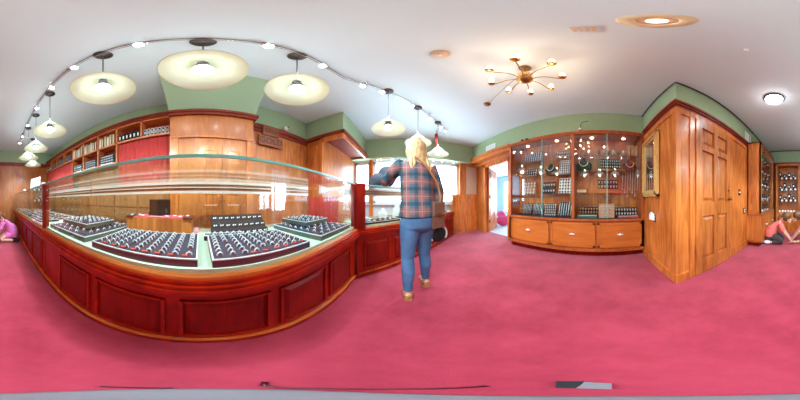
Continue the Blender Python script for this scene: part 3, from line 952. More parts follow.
# trays in the two other cases
def bracelet_tray(F, a, c, w_, d_, lab, n, mat_='black', short=''):
    o = F(a, 0, c)
    r = thing('jewelry_tray', lab, 'tray', (o.x, o.y, DZ))
    MB().box(a - w_ / 2, a + w_ / 2, DZ, DZ + 0.025, c - d_ / 2, c + d_ / 2, F).build('tray_body', mat_, r)
    m = MB()
    m.box(a - w_ / 2, a + w_ / 2, DZ + 0.025, DZ + 0.03, c + d_ / 2 - 0.006, c + d_ / 2, F).box(a - w_ / 2, a + w_ / 2, DZ + 0.025, DZ + 0.03, c - d_ / 2, c - d_ / 2 + 0.006, F)
    m.box(a - w_ / 2, a - w_ / 2 + 0.006, DZ + 0.0251, DZ + 0.0299, c - d_ / 2, c + d_ / 2, F).box(a + w_ / 2 - 0.006, a + w_ / 2, DZ + 0.0251, DZ + 0.0299, c - d_ / 2, c + d_ / 2, F)
    m.build('rim', 'silver', r)
    for k in range(n):
        aa = a - w_ / 2 + w_ * (k + 0.5) / n
        for cc in ((c - d_ * 0.22, c + d_ * 0.22)):
            p = F(aa, DZ + 0.031, cc)
            mm = MB().lathe([(0.017, 0.0), (0.021, 0.004), (0.017, 0.008), (0.014, 0.004), (0.017, 0)], p, 12)
            if k % 2: mm.sph(p + V((0, 0, 0.008)), 0.009, 8, 5)
            single('bracelet', mm, 'silver' if (k % 3) else 'gold', 'coiled bracelet lying in the ' + short, 'bracelet', 'bracelets in the ' + short)
bracelet_tray(FA, 0.38, -0.16, 0.62, 0.26, 'long black tray in the angled case next to the corner post', 7, 'black', 'long black tray by the corner post')
bracelet_tray(FA, 1.15, -0.16, 0.60, 0.26, 'dark tray in the angled case hidden mostly behind the woman', 6, 'navy', 'dark tray behind the woman')
bracelet_tray(FA, 2.05, -0.20, 0.70, 0.28, 'dark tray at the far right end of the angled case', 7, 'navy', 'dark tray at the right end of the angled case')
for k in range(4):
    bracelet_tray(FL, 0.35 + 0.62 * k, -0.18, 0.5, 0.28, 'black tray, %s from the back wall along the front of the far left case' % ords[k], 5, 'black', '%s front tray of the far left case' % ords[k])
for k in range(3):
    bracelet_tray(FL, 0.6 + 0.75 * k, -0.52, 0.5, 0.26, 'maroon tray, %s from the back wall in the rear row of the far left case' % ords[k], 4, 'maroon', '%s rear tray of the far left case' % ords[k])
# white cards and display cones in the angled case
def necklace_bust(loc, s, face, lab, cat='necklace display', body='white_card', neck='silver', group=None):
    F = Fr(loc, (face[1], -face[0], 0), (face[0], face[1], 0))
    r = thing('necklace_bust', lab, cat, loc, 0, group)
    m = MB(); m.smooth = True
    rings = []
    for (b, hw, hd) in ((0, 0.42, 0.22), (0.18, 0.50, 0.26), (0.5, 0.56, 0.24), (0.68, 0.42, 0.20), (0.78, 0.20, 0.16), (1.0, 0.17, 0.15)):
        rings.append((F(0, b * s, 0), F.u * hw * s, F.n * hd * s))
    m.loft(rings, 16); m.build('bust', body, r)
    pts = []
    for k in range(13):
        t = k / 12 * PI
        pts.append(F(0.30 * s * math.cos(t), (0.72 - 0.36 * math.sin(t)) * s, (0.20 + 0.05 * math.sin(t)) * s))
    MB().tube(pts, 0.025 * s, 6).build('necklace', neck, r)
    return r
p = FA(0.62, DZ, -0.36); necklace_bust(tuple(p), 0.16, (0.705, -0.709), 'short white necklace bust at the back of the angled case', body='white_card', neck='gold')
p = FA(0.95, DZ, -0.38); necklace_bust(tuple(p), 0.22, (0.705, -0.709), 'taller white necklace bust at the back of the angled case', body='white_card', neck='silver')
# things standing on the far left case
r = thing('sign_holder', 'white leaning sheet sign standing on the far left case', 'sign', (-0.76, -2.80, GZ))
SH = Fr((-0.72, -2.98, GZ), (-0.25, 0.97, 0.0), (0.9, 0.25, 0.1), (-0.12, -0.18, 1))
MB().box(0, 0.42, 0, 0.34, -0.004, 0.004, SH).build('sheet', 'white_card', r)
MB().box(0.2, 0.36, 0.05, 0.22, 0.004, 0.006, SH).build('picture', 'pinkmat', r)
MB().box(0.0, 0.42, 0.0, 0.015, -0.06, 0.02, SH).build('foot', 'chrome', r)
for k, (x, yy, hh) in enumerate(((-0.62, -2.15, 0.10), (-0.66, -2.45, 0.13), (-0.60, -3.05, 0.08), (-0.66, -1.85, 0.09))):
    m = MB().lathe([(0.0, 0), (0.05, 0), (0.055, 0.01), (0.015, 0.03), (0.03, hh * 0.6), (0.045, hh * 0.8), (0.02, hh), (0.0, hh)], (x, yy, GZ), 10)
    single('crystal_ornament', m, 'pearl', 'clear pale ornament, %s from the mahogany post on top of the far left case' % {0: 'second', 1: 'third', 2: 'fourth', 3: 'first'}[k], 'ornament')
m = MB().box(-0.98, -0.62, -2.95, -2.25, GZ + 0.002, GZ + 0.02)

# ------------------------------------------------------------ TALL DISPLAY CABINET ON THE RIGHT
XC, XK = 2.05, 2.38
CB, CT = 0.14, 2.235
Y0, YM, Y1 = -0.735, 0.446, 1.77
r = thing('display_cabinet', 'tall two bay glass cabinet with three drawers on the right wall', 'cabinet', (2.2, 0.5, 0))
m = MB()
m.box(XK - 0.015, XK, Y0, Y1, CB, CT)
m.build('back_panel', 'orange_wood', r)
m = MB()
m.box(XC, XK, Y0, Y0 + 0.045, CB, CT).box(XC, XK, Y1 - 0.045, Y1, CB, CT).box(XC, XK, YM - 0.025, YM + 0.025, 0.70, CT)
m.box(XC, XK, Y0, Y1, CT - 0.05, CT).box(XC - 0.015, XK, Y0, Y1, CT - 0.02, CT + 0.012).box(XC, XK, Y0, Y1, CB, 0.655)
m.build('body', 'trim_wood', r)
MB().box(XC - 0.03, XK, Y0 - 0.005, Y1 + 0.01, 0.655, 0.69).box(XC - 0.02, XC, Y0, Y1, CB - 0.02, CB + 0.03).build('ledge', 'trim_wood', r)
MB().box(2.13, XK, Y0, Y1, 0, CB).build('plinth', 'mahogany_dark', r)
MB().box(XC + 0.02, XK - 0.015, Y0 + 0.045, Y1 - 0.045, 0.69, 0.70).build('floor_board', 'black', r)
for (a, b) in ((0.87, 1.70), (0.08, 0.83), (-0.69, 0.04)):
    f = Fr((XC, a, 0), (0, 1, 0), (-1, 0, 0))
    wd = b - a
    dm = MB().box(0, wd, 0.20, 0.625, 0, 0.012, f)
    dm.box(0, wd, 0.20, 0.235, 0.012, 0.020, f).box(0, wd, 0.59, 0.625, 0.012, 0.020, f).box(0, 0.035, 0.20, 0.625, 0.012, 0.020, f).box(wd - 0.035, wd, 0.20, 0.625, 0.012, 0.020, f)
    dr = dm.build('drawer', 'drawer_wood', r)
    MB().lathe([(0.0, 0.03), (0.016, 0.028), (0.022, 0.018), (0.012, 0.0)], f(wd / 2, 0.43, 0.012), 14, (-1, 0, 0)).box(wd / 2 - 0.045, wd / 2 + 0.045, 0.42, 0.44, 0.022, 0.032, f).build('drawer_pull', 'silver', dr)
for (a, b, c) in ((YM + 0.025, Y1 - 0.045, 1.01), (Y0 + 0.045, YM - 0.025, -0.115)):
    for k, (q0, q1, xx) in enumerate(((a, c + 0.012, XC + 0.012), (c - 0.012, b, XC + 0.024))):
        g = MB().box(xx, xx + 0.005, q0, q1, 0.70, CT - 0.05).build('glass_door', 'glass_door', r)
    MB().box(XC + 0.008, XC + 0.012, c - 0.006, c + 0.006, 0.70, CT - 0.05).build('door_edge', 'teal', r)
    for z in ((1.80, 1.47, 1.12) if a > 0 else (1.83, 1.50, 1.12, 0.93)):
        MB().box(XC + 0.05, XK - 0.015, a, b, z - 0.006, z).build('glass_shelf', 'glass', r)
    for q in (0.25, 0.75):
        MB().lathe([(0.0, 0.0), (0.03, 0.0), (0.032, 0.012)], (2.22, a + (b - a) * q, CT - 0.065), 12).build('puck_light', 'puck', r)

# contents of the cabinet: boards, busts, trays
def card_board(y, z, w_, h_, n, m_, lab, bodymat='navy', dotmat='silver', x=2.22, lean=0.25):
    F = Fr((x, y - w_ / 2, z), (0, 1, 0), (-1, 0, lean), (lean, 0, 1))
    r = thing('jewelry_board', lab, 'display', (x, y, z))
    MB().box(0, w_, 0, h_, -0.008, 0.008, F).build('board', bodymat, r)
    proto = None
    q_ = w_ / n
    for i in range(n):
        for j in range(m_):
            a = w_ * (i + 0.5) / n; b = h_ * (j + 0.5) / m_
            c = F(a, b, 0.012) - V((x, y, z))
            if proto is None:
                mm = MB().lathe([(0.0, 0.008), (q_ * 0.33, 0.0), (q_ * 0.26, -0.004), (0, -0.004)], (0, 0, 0), 8, tuple(F.n))
                mm.mat(0).lathe([(0.0, 0.006), (q_ * 0.2, 0.0), (q_ * 0.16, -0.004), (0, -0.004)], (0, 0, -q_ * 0.42), 8, tuple(F.n))
                proto = mm.build('earring', dotmat, r, False); proto.location = c
            else:
                e_ = proto.copy(); COL.objects.link(e_); e_.parent = r; e_.location = c
    return r
def prop(y, z, lab):   # small wooden block
    pass
card_board(1.30, 1.80, 0.40, 0.20, 8, 4, 'dark wide earring board on the top shelf of the left bay', 'navy', 'silver')
card_board(0.66, 1.80, 0.26, 0.15, 6, 2, 'narrow earring rack on the top shelf beside the middle post', 'brown_wood', 'silver')
card_board(0.64, 1.47, 0.20, 0.30, 5, 6, 'tall white studded card leaning on the middle shelf by the post', 'white_card', 'navy')
card_board(0.62, 1.12, 0.26, 0.30, 5, 5, 'white bubbly patterned card on the lower shelf by the post', 'white_card', 'dark_cotton')
card_board(1.33, 1.47, 0.26, 0.18, 5, 3, 'black earring card on the middle shelf at the far left', 'black', 'silver')
card_board(1.38, 1.12, 0.28, 0.26, 4, 4, 'bronze necklace card on the lower shelf at the far left', 'brown_wood', 'silver')
card_board(0.95, 1.12, 0.26, 0.24, 5, 2, 'black card with silver drops on the lower shelf', 'black', 'pearl')
necklace_bust((2.22, 0.90, 1.47), 0.22, (-1, 0), 'black necklace bust with white beads in the left bay', body='black', neck='pearl')
necklace_bust((2.22, 0.28, 1.50), 0.26, (-1, 0), 'tall black necklace bust beside the middle post', body='black', neck='silver')
necklace_bust((2.22, -0.52, 1.50), 0.24, (-1, 0), 'red brown necklace bust at the right end of the cabinet', body='mahogany_dark', neck='pearl')
card_board(-0.18, 1.57, 0.36, 0.18, 9, 3, 'black board of three white earring rows in the right bay', 'black', 'pearl')
single('wooden_block', MB().box(2.18, 2.30, -0.50, 0.10, 1.50, 1.545), 'drawer_wood', 'long low wooden block under the three row board', 'block')
card_board(-0.14, 1.20, 0.36, 0.16, 7, 2, 'dark ring board above the short wooden block', 'black', 'silver')
single('wooden_block', MB().box(2.16, 2.28, -0.33, 0.06, 1.12, 1.18), 'drawer_wood', 'short wooden block under the dark ring board', 'block')
single('pendant_box', MB().box(2.16, 2.24, 0.22, 0.40, 1.12, 1.19).mat(1).box(2.155, 2.16, 0.23, 0.39, 1.13, 1.18), ['black', 'cream'], 'low box with cream front by the middle post', 'box')
for k in range(7):
    yy = -0.40 - k * 0.045
    L_ = 0.30 + 0.06 * (k % 3)
    m = MB().tube([(2.20, yy, 1.49), (2.20, yy + 0.004, 1.49 - L_ * 0.5), (2.20, yy + 0.012, 1.49 - L_)], 0.004, 6).sph((2.20, yy + 0.012, 1.49 - L_), 0.011, 8, 6)
    single('hanging_necklace', m, 'silver', 'silver chain necklace, %s from the left of the row hanging at right end' % ords[k], 'necklace')
# top shelf of right bay: shells and figures
for k in range(6):
    yy = 0.02 - k * 0.085
    m = MB().lathe([(0.0, 0), (0.03, 0.0), (0.036, 0.02), (0.02, 0.05), (0.028, 0.07), (0.0, 0.085)], (2.2, yy, 1.83), 10)
    single('ornament', m, 'cream' if k % 2 else 'brass', '%s ornament, %s from the left on the right bay top shelf' % ('cream' if k % 2 else 'brass', ords[k]), 'ornament')
for k in range(3):
    m = MB().box(2.19, 2.21, -0.66 + k * 0.065, -0.615 + k * 0.065, 1.83, 2.03).mat(1).box(2.186, 2.19, -0.655 + k * 0.065, -0.62 + k * 0.065, 1.85, 2.0)
    single('gift_card', m, ['cream', 'gold'], 'gold card standing on the top shelf, %s from the right end' % ords[k], 'card')
# bottom deck
for k, (yy, wd, hh, lab, pal) in enumerate(((1.42, 0.20, 0.24, 'black necklace stand with silver chains at the left end of the deck', 0),
                                            (1.18, 0.20, 0.24, 'black necklace stand with silver chains second from the left end', 0),
                                            (0.62, 0.26, 0.27, 'striped black and white bracelet stand by the middle post', 1))):
    r = thing('necklace_stand', lab, 'display', (2.2, yy, 0.70))
    F = Fr((2.2, yy - wd / 2, 0.70), (0, 1, 0), (-1, 0, 0.3), (0.3, 0, 1))
    MB().box(0, wd, 0, hh, -0.01, 0.008, F).build('board', 'black', r)
    n = 6
    for q in range(n):
        MB().tube([F(wd * (q + 0.5) / n, hh * 0.95, 0.012), F(wd * (q + 0.5) / n + (0.01 if pal else 0), 0.02, 0.014)], 0.0065 if pal else 0.0045, 6).build('chain', 'pearl' if pal else 'silver', r)
card_board(0.92, 0.70, 0.24, 0.24, 6, 5, 'round beaded display board in the middle of the left deck', 'dark_cotton', 'pearl')
card_board(0.20, 0.76, 0.34, 0.12, 7, 2, 'low black board with gold pieces at the left of the right deck', 'black', 'gold')
single('green_book', MB().box(2.10, 2.24, 0.05, 0.38, 0.70, 0.735).mat(1).box(2.105, 2.235, 0.055, 0.375, 0.735, 0.738), ['book_green', 'white_card'], 'green flat book lying at the left of the right deck', 'book')
single('patterned_box', MB().box(2.12, 2.26, -0.24, 0.02, 0.70, 0.93).mat(1).box(2.115, 2.12, -0.235, 0.015, 0.80, 0.806), ['pattern', 'gold'], 'colourful patterned box in the middle of the right deck', 'box')
card_board(-0.46, 0.73, 0.40, 0.14, 8, 2, 'black earring board at the right end of the deck', 'black', 'pearl', x=2.2)
single('pink_book', MB().box(2.08, 2.17, -0.66, -0.30, 0.70, 0.725).mat(1).box(2.085, 2.165, -0.655, -0.305, 0.725, 0.727), ['redmat', 'white_card'], 'pink flat box lying in front of the right end board', 'box')
# on top of the cabinet
m = MB().box(2.08, 2.13, 1.30, 1.52, CT + 0.012, CT + 0.03)
m.lathe([(0.0, 0), (0.035, 0.0), (0.035, 0.04), (0, 0.04)], (2.10, 1.36, CT + 0.025), 12).lathe([(0.0, 0), (0.035, 0.0), (0.035, 0.04), (0, 0.04)], (2.10, 1.46, CT + 0.025), 12)
single('black_gadget', m, 'black_gloss', 'small black device lying on top of the tall cabinet', 'device')
r = thing('red_lantern', 'small red and white lantern on top of the tall cabinet', 'lantern', (2.09, 0.33, CT + 0.012))
MB().lathe([(0.0, 0), (0.035, 0.0), (0.035, 0.045), (0, 0.045)], (2.09, 0.33, CT + 0.012), 14).build('base', 'red', r)
MB().lathe([(0.0, 0), (0.024, 0.0), (0.026, 0.035), (0.014, 0.05), (0, 0.052)], (2.09, 0.33, CT + 0.057), 14).build('light_dome', 'white', r)
MB().tube([(2.13, 0.33, CT + 0.02), (2.13, 0.33, CT + 0.20), (2.13, 0.30, CT + 0.27), (2.13, 0.20, CT + 0.29)], 0.005, 6).build('wire', 'dark_line', r)

# vents
def vent(F, w_, h_, lab, slats=6):
    o = F.o
    r = thing('wall_vent', lab, 'vent', tuple(o))
    m = MB().box(0, w_, 0, 0.02, 0, 0.012, F).box(0, w_, h_ - 0.02, h_, 0, 0.012, F).box(0, 0.02, 0, h_, 0, 0.012, F).box(w_ - 0.02, w_, 0, h_, 0, 0.012, F)
    m.build('frame', 'white', r)
    MB().box(0.01, w_ - 0.01, 0.01, h_ - 0.01, 0.0, 0.003, F).build('backing', 'grey', r)
    for k in range(slats):
        a = 0.02 + (w_ - 0.04) * (k + 0.25) / slats
        MB().box(a, a + (w_ - 0.04) / slats * 0.6, 0.02, h_ - 0.02, 0.003, 0.010, F).build('slat', 'white', r)
vent(Fr((2.14, 2.30, 2.37), (0, 1, 0), (-1, 0, 0)), 0.36, 0.14, 'white grille on the green wall above the open doorway', 10)
vent(Fr((1.10, -2.66, 2.36), (0, 1, 0), (-1, 0, 0)), 0.28, 0.22, 'white grille on the green wall above the light switch', 1)

# mirror
r = thing('wall_mirror', 'mirror in a carved gold frame on the closet side wall', 'mirror', (1.75, -0.74, 1.08))
F = Fr((1.47, -0.735, 1.05), (1, 0, 0), (0, 1, 0))
m = MB(); WM, HM = 0.56, 0.95
for (i0, d0, d1) in ((0.0, 0.0, 0.035), (0.03, 0.0, 0.05), (0.065, 0.0, 0.03)):
    for (a0, a1, b0, b1) in ((i0, WM - i0, i0, i0 + 0.03), (i0, WM - i0, HM - i0 - 0.03, HM - i0), (i0, i0 + 0.03, i0, HM - i0), (WM - i0 - 0.03, WM - i0, i0, HM - i0)):
        m.box(a0, a1, b0, b1, d0, d1, F)
m.build('frame', 'gold', r)
MB().box(0.095, WM - 0.095, 0.095, HM - 0.095, 0.0, 0.018, F).build('glass', 'mirror', r)
# outlets and switch
def outlet(F, lab, plate='maroon', sw=False, plug=False):
    o = F.o
    r = thing('light_switch' if sw else 'outlet', lab, 'switch' if sw else 'outlet', tuple(o))
    MB().frust(F, -0.04, 0.04, -0.06, 0.06, 0, 0.008, 0.006).build('plate', plate, r)
    if sw: MB().box(-0.022, 0.022, -0.01, 0.012, 0.008, 0.018, F).build('toggle', 'white', r)
    else:
        for b in (-0.03, 0.012): MB().box(-0.018, 0.018, b, b + 0.026, 0.008, 0.012, F).build('socket', 'white', r)
    return r
outlet(Fr((1.64, -0.75, 0.74), (1, 0, 0), (0, 1, 0)), 'brown outlet low on the wood side wall under the mirror', 'maroon')
r = thing('night_light', 'white plug-in night light on the outlet under the mirror', 'night light', (1.66, -0.73, 0.76))
F = Fr((1.67, -0.738, 0.76), (1, 0, 0), (0, 1, 0))
MB().frust(F, -0.04, 0.04, -0.05, 0.05, 0, 0.05, 0.012).build('housing', 'white', r)
MB().lathe([(0, 0.02), (0.016, 0.015), (0.02, 0)], F(0.0, 0.05, 0.025), 12).build('cap', 'white', r)
outlet(Fr((1.10, -2.13, 1.145), (0, 1, 0), (-1, 0, 0)), 'dark plate light switch right of the six panel door', 'maroon', sw=True)
outlet(Fr((1.10, -2.34, 0.78), (0, 1, 0), (-1, 0, 0)), 'dark outlet low on the closet wall beside the tall side panel', 'maroon')
outlet(Fr((2.34, 1.90, 1.10), (0, 1, 0), (-1, 0, 0)), 'small red brown switch on the casing of the open doorway', 'redmat', sw=True)

# far right cabinets
r = thing('display_cabinet', 'narrow glass fronted wooden cabinet beside the closet wall', 'cabinet', (0.95, -3.1, 0))
xf, ya, yb, T = 0.79, -3.72, -2.47, 2.29
m = MB().box(xf, 1.085, yb - 0.03, yb, 0.70, T).box(xf, 1.085, ya, ya + 0.03, 0.12, T).box(1.06, 1.085, ya, yb, 0.12, T).box(xf, 1.085, ya, yb, T - 0.03, T)
m.box(xf, xf + 0.03, yb - 0.07, yb, 0.7, T).box(xf, xf + 0.03, ya, ya + 0.07, 0.7, T).box(xf, xf + 0.03, ya, yb, T - 0.08, T)
m.build('body', 'wall_wood', r)
MB().box(xf - 0.02, 1.085, ya, yb + 0.02, 0.12, 0.68).build('base', 'wall_wood', r)
MB().box(xf - 0.035, 1.085, ya, yb + 0.035, 0.68, 0.72).box(xf - 0.035, 1.085, ya, yb + 0.035, 0.10, 0.14).build('ledge', 'trim_wood', r)
MB().box(xf + 0.05, 1.085, ya, yb - 0.03, 0, 0.10).build('plinth', 'mahogany_dark', r)
for k in range(2):
    y0 = ya + 0.06 + k * 0.60
    dr = MB().box(xf - 0.032, xf - 0.02, y0, y0 + 0.54, 0.2, 0.62).build('drawer', 'wall_wood', r)
    MB().lathe([(0.0, 0.03), (0.016, 0.028), (0.02, 0.018), (0.01, 0.0)], (xf - 0.032, y0 + 0.27, 0.45), 12, (-1, 0, 0)).build('knob', 'silver', dr)
MB().box(xf + 0.01, xf + 0.015, ya + 0.07, yb - 0.07, 0.72, T - 0.08).build('glass_door', 'glass_front', r)
for z in (1.0, 1.32, 1.64, 1.95): MB().box(xf + 0.04, 1.06, ya + 0.03, yb - 0.03, z - 0.006, z).build('glass_shelf', 'glass', r)
MB().box(xf + 0.032, xf + 0.05, ya + 0.08, yb - 0.08, T - 0.05, T - 0.035).build('light_strip', 'warm', r)
for j, z in enumerate((0.72, 1.0, 1.32, 1.64, 1.95)):
    for k in range(4):
        yy = -2.68 - k * 0.25
        m = MB().lathe([(0.0, 0), (0.05, 0.0), (0.055, 0.012), (0.02, 0.03), (0.055, 0.12), (0.04, 0.17), (0.0, 0.18)], (0.90, yy, z), 10)
        m.mat(1).sph((0.88, yy + 0.05, z + 0.03), 0.028, 8, 6)
        single('watch_stand', m, ['black', 'silver'], 'watch stand, %s from the near side, on shelf %s of the narrow cabinet' % (ords[k], ['one', 'two', 'three', 'four', 'five'][j]), 'watch stand')
r = thing('display_cabinet', 'open fronted wooden cabinet standing against the back wall', 'cabinet', (0.39, -4.05, 0))
yf, xa, xb, T = -3.88, 0.02, 0.74, 2.13
m = MB().box(xa, xa + 0.03, -4.22, yf, 0.0, T).box(xb - 0.05, xb, -4.22, yf, 0.0, T).box(xa, xb, -4.22, yf, T - 0.04, T).box(xa, xb, -4.23, -4.21, 0, T)
m.build('body', 'panel_wood', r)
MB().box(xa, xb, -4.22, yf + 0.02, T, T + 0.04).build('crown_moulding', 'crown', r)
MB().box(xa, xb, -4.22, yf + 0.03, 0.0, 0.62).build('base', 'orange_wood', r)
for z in (0.95, 1.30, 1.65): MB().box(xa + 0.03, xb - 0.05, -4.21, yf - 0.02, z - 0.006, z).build('glass_shelf', 'glass', r)
for j, z in enumerate((0.95, 1.30, 1.65)):
    for k in range(4):
        xx = 0.62 - k * 0.14
        hh = (0.20, 0.14, 0.24, 0.16)[(k + j) % 4]
        m = MB().box(xx - 0.045, xx + 0.045, -4.08, -4.0, z, z + 0.025).lathe([(0.0, 0), (0.02, 0.0), (0.02, hh * 0.3), (0.05, hh * 0.5), (0.05, hh * 0.9), (0, hh)], (xx, -4.03, z + 0.02), 10)
        m.mat(1).lathe([(0.0, 0), (0.03, 0.0), (0.035, 0.03), (0.02, 0.06), (0.0, 0.07)], (xx - 0.05, -3.97, z), 8).box(xx - 0.02, xx + 0.02, -3.985, -3.975, z + hh * 0.6, z + hh * 0.8)
        single('watch_stand', m, ['black', 'pearl'], 'black stand, %s from the left, on glass shelf %s of the back cabinet' % (ords[k], ['one', 'two', 'three'][j]), 'watch stand')
for k in range(6):
    xx = 0.64 - k * 0.09
    single('stone_dish', MB().lathe([(0.0, 0), (0.03, 0.0), (0.042, 0.03), (0.03, 0.05), (0.0, 0.06)], (xx, -3.95 - 0.06 * (k % 2), 0.62), 10), 'pearl', 'silvery grey dish, %s from the left on the back cabinet base' % ords[k], 'dish')

# ------------------------------------------------------------ LAMPS
def pendant_lamp():
    r = thing('pendant_lamp', '', 'lamp', (0, 0, 0))
    zb = 1.945 - CZ
    m = MB().lathe([(0.0, 0.0), (0.062, 0.0), (0.066, -0.012), (0.058, -0.024), (0.02, -0.034), (0.0, -0.036)], (0, 0, 0), 24)
    m.build('canopy', 'bronze', r, False)
    m = MB(); top = zb + 0.172
    n = 26
    for i in range(n):
        z = -0.034 + (top + 0.034) * (i + 0.5) / n
        m.box(-0.0055, 0.0055, -0.002, 0.002, z - 0.011, z + 0.011) if i % 2 else m.box(-0.002, 0.002, -0.0055, 0.0055, z - 0.011, z + 0.011)
    m.build('chain', 'bronze', r, False)
    m = MB().lathe([(0.030, zb + 0.160), (0.048, zb + 0.148), (0.090, zb + 0.105), (0.15, zb + 0.044), (0.208, zb), (0.212, zb - 0.006),
                    (0.205, zb - 0.003), (0.147, zb + 0.038), (0.087, zb + 0.099), (0.045, zb + 0.142), (0.030, zb + 0.153), (0.030, zb + 0.160)], (0, 0, 0), 40)
    m.build('shade', 'shade', r, False)
    MB().lathe([(0.0, zb + 0.178), (0.02, zb + 0.175), (0.029, zb + 0.15), (0.034, zb + 0.10), (0.05, zb + 0.06), (0.045, zb + 0.055), (0.0, zb + 0.06)], (0, 0, 0), 20).build('socket', 'grey', r, False)
    MB().ell((0, 0, zb + 0.025), (0.055, 0, 0), (0, 0.055, 0), (0, 0, 0.035), 16, 8).build('bulb', 'bulb', r, False)
    lamp('bulb_light', 'SPOT', (0, 0, zb - 0.03), PEND_W, (0.66, 0.93, 1.0), r, 0.02, 172, blend=0.4)
    lamp('ceiling_fill', 'POINT', (0, 0, zb + 0.21), UP_W, (0.66, 0.93, 1.0), r, 0.02)  # fill light added above the shade to brighten the ceiling, no bulb there
    return r
pl = [(-0.597, 0.014, 'cream pendant lamp over the middle of the long case, largest in view'),
      (-0.582, -0.555, 'cream pendant lamp just left of the largest one'),
      (-0.594, 0.567, 'cream pendant lamp just right of the largest one'),
      (-0.603, -1.457, 'cream pendant lamp above the left mahogany post'),
      (-0.617, -2.125, 'cream pendant lamp second from the back wall in the long row'),
      (-0.61, -2.68, 'cream pendant lamp nearest the back wall in the front row'),
      (-0.86, -3.25, 'cream pendant lamp set behind the row near the back wall'),
      (-0.14, 1.507, 'cream pendant lamp over the arm of the woman'),
      (0.277, 1.945, 'cream pendant lamp right behind the head of the woman'),
      (0.735, 2.39, 'cream pendant lamp farthest right, in front of the bright window')]
P0 = None
for (x, yy, lab) in pl:
    if P0 is None:
        P0 = pendant_lamp(); P0.location = (x, yy, CZ); P0['label'] = lab; P0['group'] = 'cream pendant lamps'
    else: dup(P0, (x, yy, CZ), 0, lab)

# ceiling rail with spots
r = thing('light_rail', 'thin twin bar lighting rail bending along the ceiling over the cases', 'light rail', (-0.5, 0, CZ))
path = [(-0.53, -3.6), (-0.53, 0.9), (-0.50, 1.08), (-0.40, 1.22), (1.05, 2.65)]
for off in (0.0, 0.02):
    pts = [V((x - off * 0.7, yy + off * (0 if yy < 0.5 else 0.7), CZ - 0.035)) for x, yy in path]
    if off: pts = [V((p.x - 0.006, p.y, p.z)) for p in pts]
    MB().tube(pts, 0.004, 6).build('bar', 'chrome' if off else 'bronze', r)
for (x, yy) in ((-0.54, -3.0), (-0.54, -1.9), (-0.54, -0.9), (-0.54, 0.3), (-0.35, 1.27), (0.5, 2.11)):
    MB().lathe([(0.0, -0.05), (0.008, -0.05), (0.008, -0.006), (0.02, -0.004), (0.022, 0.0)], (x, yy, CZ), 10).build('standoff', 'chrome', r)
def track_spot():
    r = thing('track_spot', '', 'spotlight', (0, 0, 0))
    MB().lathe([(0.0, 0.0), (0.010, 0.0), (0.010, -0.012), (0.004, -0.014), (0.004, -0.05), (0, -0.05)], (0, 0, 0), 10).build('stem', 'chrome', r, False)
    MB().lathe([(0.012, 0.03), (0.028, 0.0), (0.030, -0.014), (0.027, -0.014), (0.024, 0.0), (0.008, 0.026), (0.012, 0.03)], (0, 0, -0.07), 14).build('housing', 'chrome', r, False)
    MB().ell((0, 0, -0.078), (0.025, 0, 0), (0, 0.025, 0), (0, 0, 0.014), 10, 6).build('lamp', 'spot', r, False)
    lamp('beam', 'SPOT', (0, 0, -0.095), TRACK_W, (0.66, 0.90, 1), r, 0.01, 150)
    return r
sp = [(-0.53, -3.35), (-0.53, -2.95), (-0.53, -2.40), (-0.53, -1.78), (-0.53, -1.23), (-0.53, -0.80), (-0.53, -0.277), (-0.53, 0.316), (-0.53, 0.76), (-0.375, 1.25), (-0.20, 1.42), (0.17, 1.785), (0.53, 2.14), (0.80, 2.40), (0.95, 2.55)]
S0 = None
for k, (x, yy) in enumerate(sp):
    lab = 'small lit spotlight on the rail, %s counted from its back wall end' % ords[k]
    if S0 is None:
        S0 = track_spot(); S0.location = (x, yy, CZ - 0.038); S0['label'] = lab; S0['group'] = 'spotlights on the ceiling rail'
    else: dup(S0, (x, yy, CZ - 0.038), 0, lab)

# chandelier
cx, cy, hz = 0.86, 0.575, 2.44
r = thing('chandelier', 'eight arm antique brass chandelier with lit candle bulbs', 'chandelier', (cx, cy, hz))
MB().lathe([(0.0, -0.05), (0.03, -0.046), (0.06, -0.025), (0.068, 0.0), (0.045, 0.02), (0.02, 0.03), (0.0, 0.03)], (cx, cy, hz), 24).build('hub', 'brass', r)
MB().lathe([(0.0, 0.03), (0.018, 0.03), (0.012, 0.06), (0.024, 0.10), (0.012, 0.14), (0.014, 0.24), (0.05, 0.28), (0.055, 0.305), (0.0, 0.305)], (cx, cy, hz), 20).build('stem', 'brass', r)
for k in range(8):
    a = PI / 8 + k * PI / 4
    ux, uy = math.cos(a), math.sin(a)
    R = 0.30
    pts = [(cx + ux * q, cy + uy * q, hz + dz) for q, dz in ((0.05, 0.0), (0.10, 0.03), (0.16, 0.035), (0.22, 0.01), (0.27, -0.005), (R, 0.01))]
    arm = MB().tube(pts, 0.0055, 8).build('arm', 'brass', r)
    c = (cx + ux * R, cy + uy * R, hz + 0.01)
    MB().lathe([(0.0, 0.0), (0.010, 0.0), (0.026, 0.008), (0.033, 0.018), (0.027, 0.016), (0.009, 0.010), (0.011, 0.05), (0.0, 0.05)], c, 16).build('candle_cup', 'brass', arm)
    MB().lathe([(0.0, 0.05), (0.016, 0.055), (0.023, 0.075), (0.020, 0.10), (0.010, 0.125), (0.0, 0.14)], c, 12).build('candle_bulb', 'candle', arm)
for q in range(4):
    a = PI / 4 + q * PI / 2
    lamp('candle_light', 'POINT', (0.30 * math.cos(a + PI / 8), 0.30 * math.sin(a + PI / 8), -0.05), CHAND_W / 4, (1, 0.80, 0.58), r, 0.012)
m = MB()
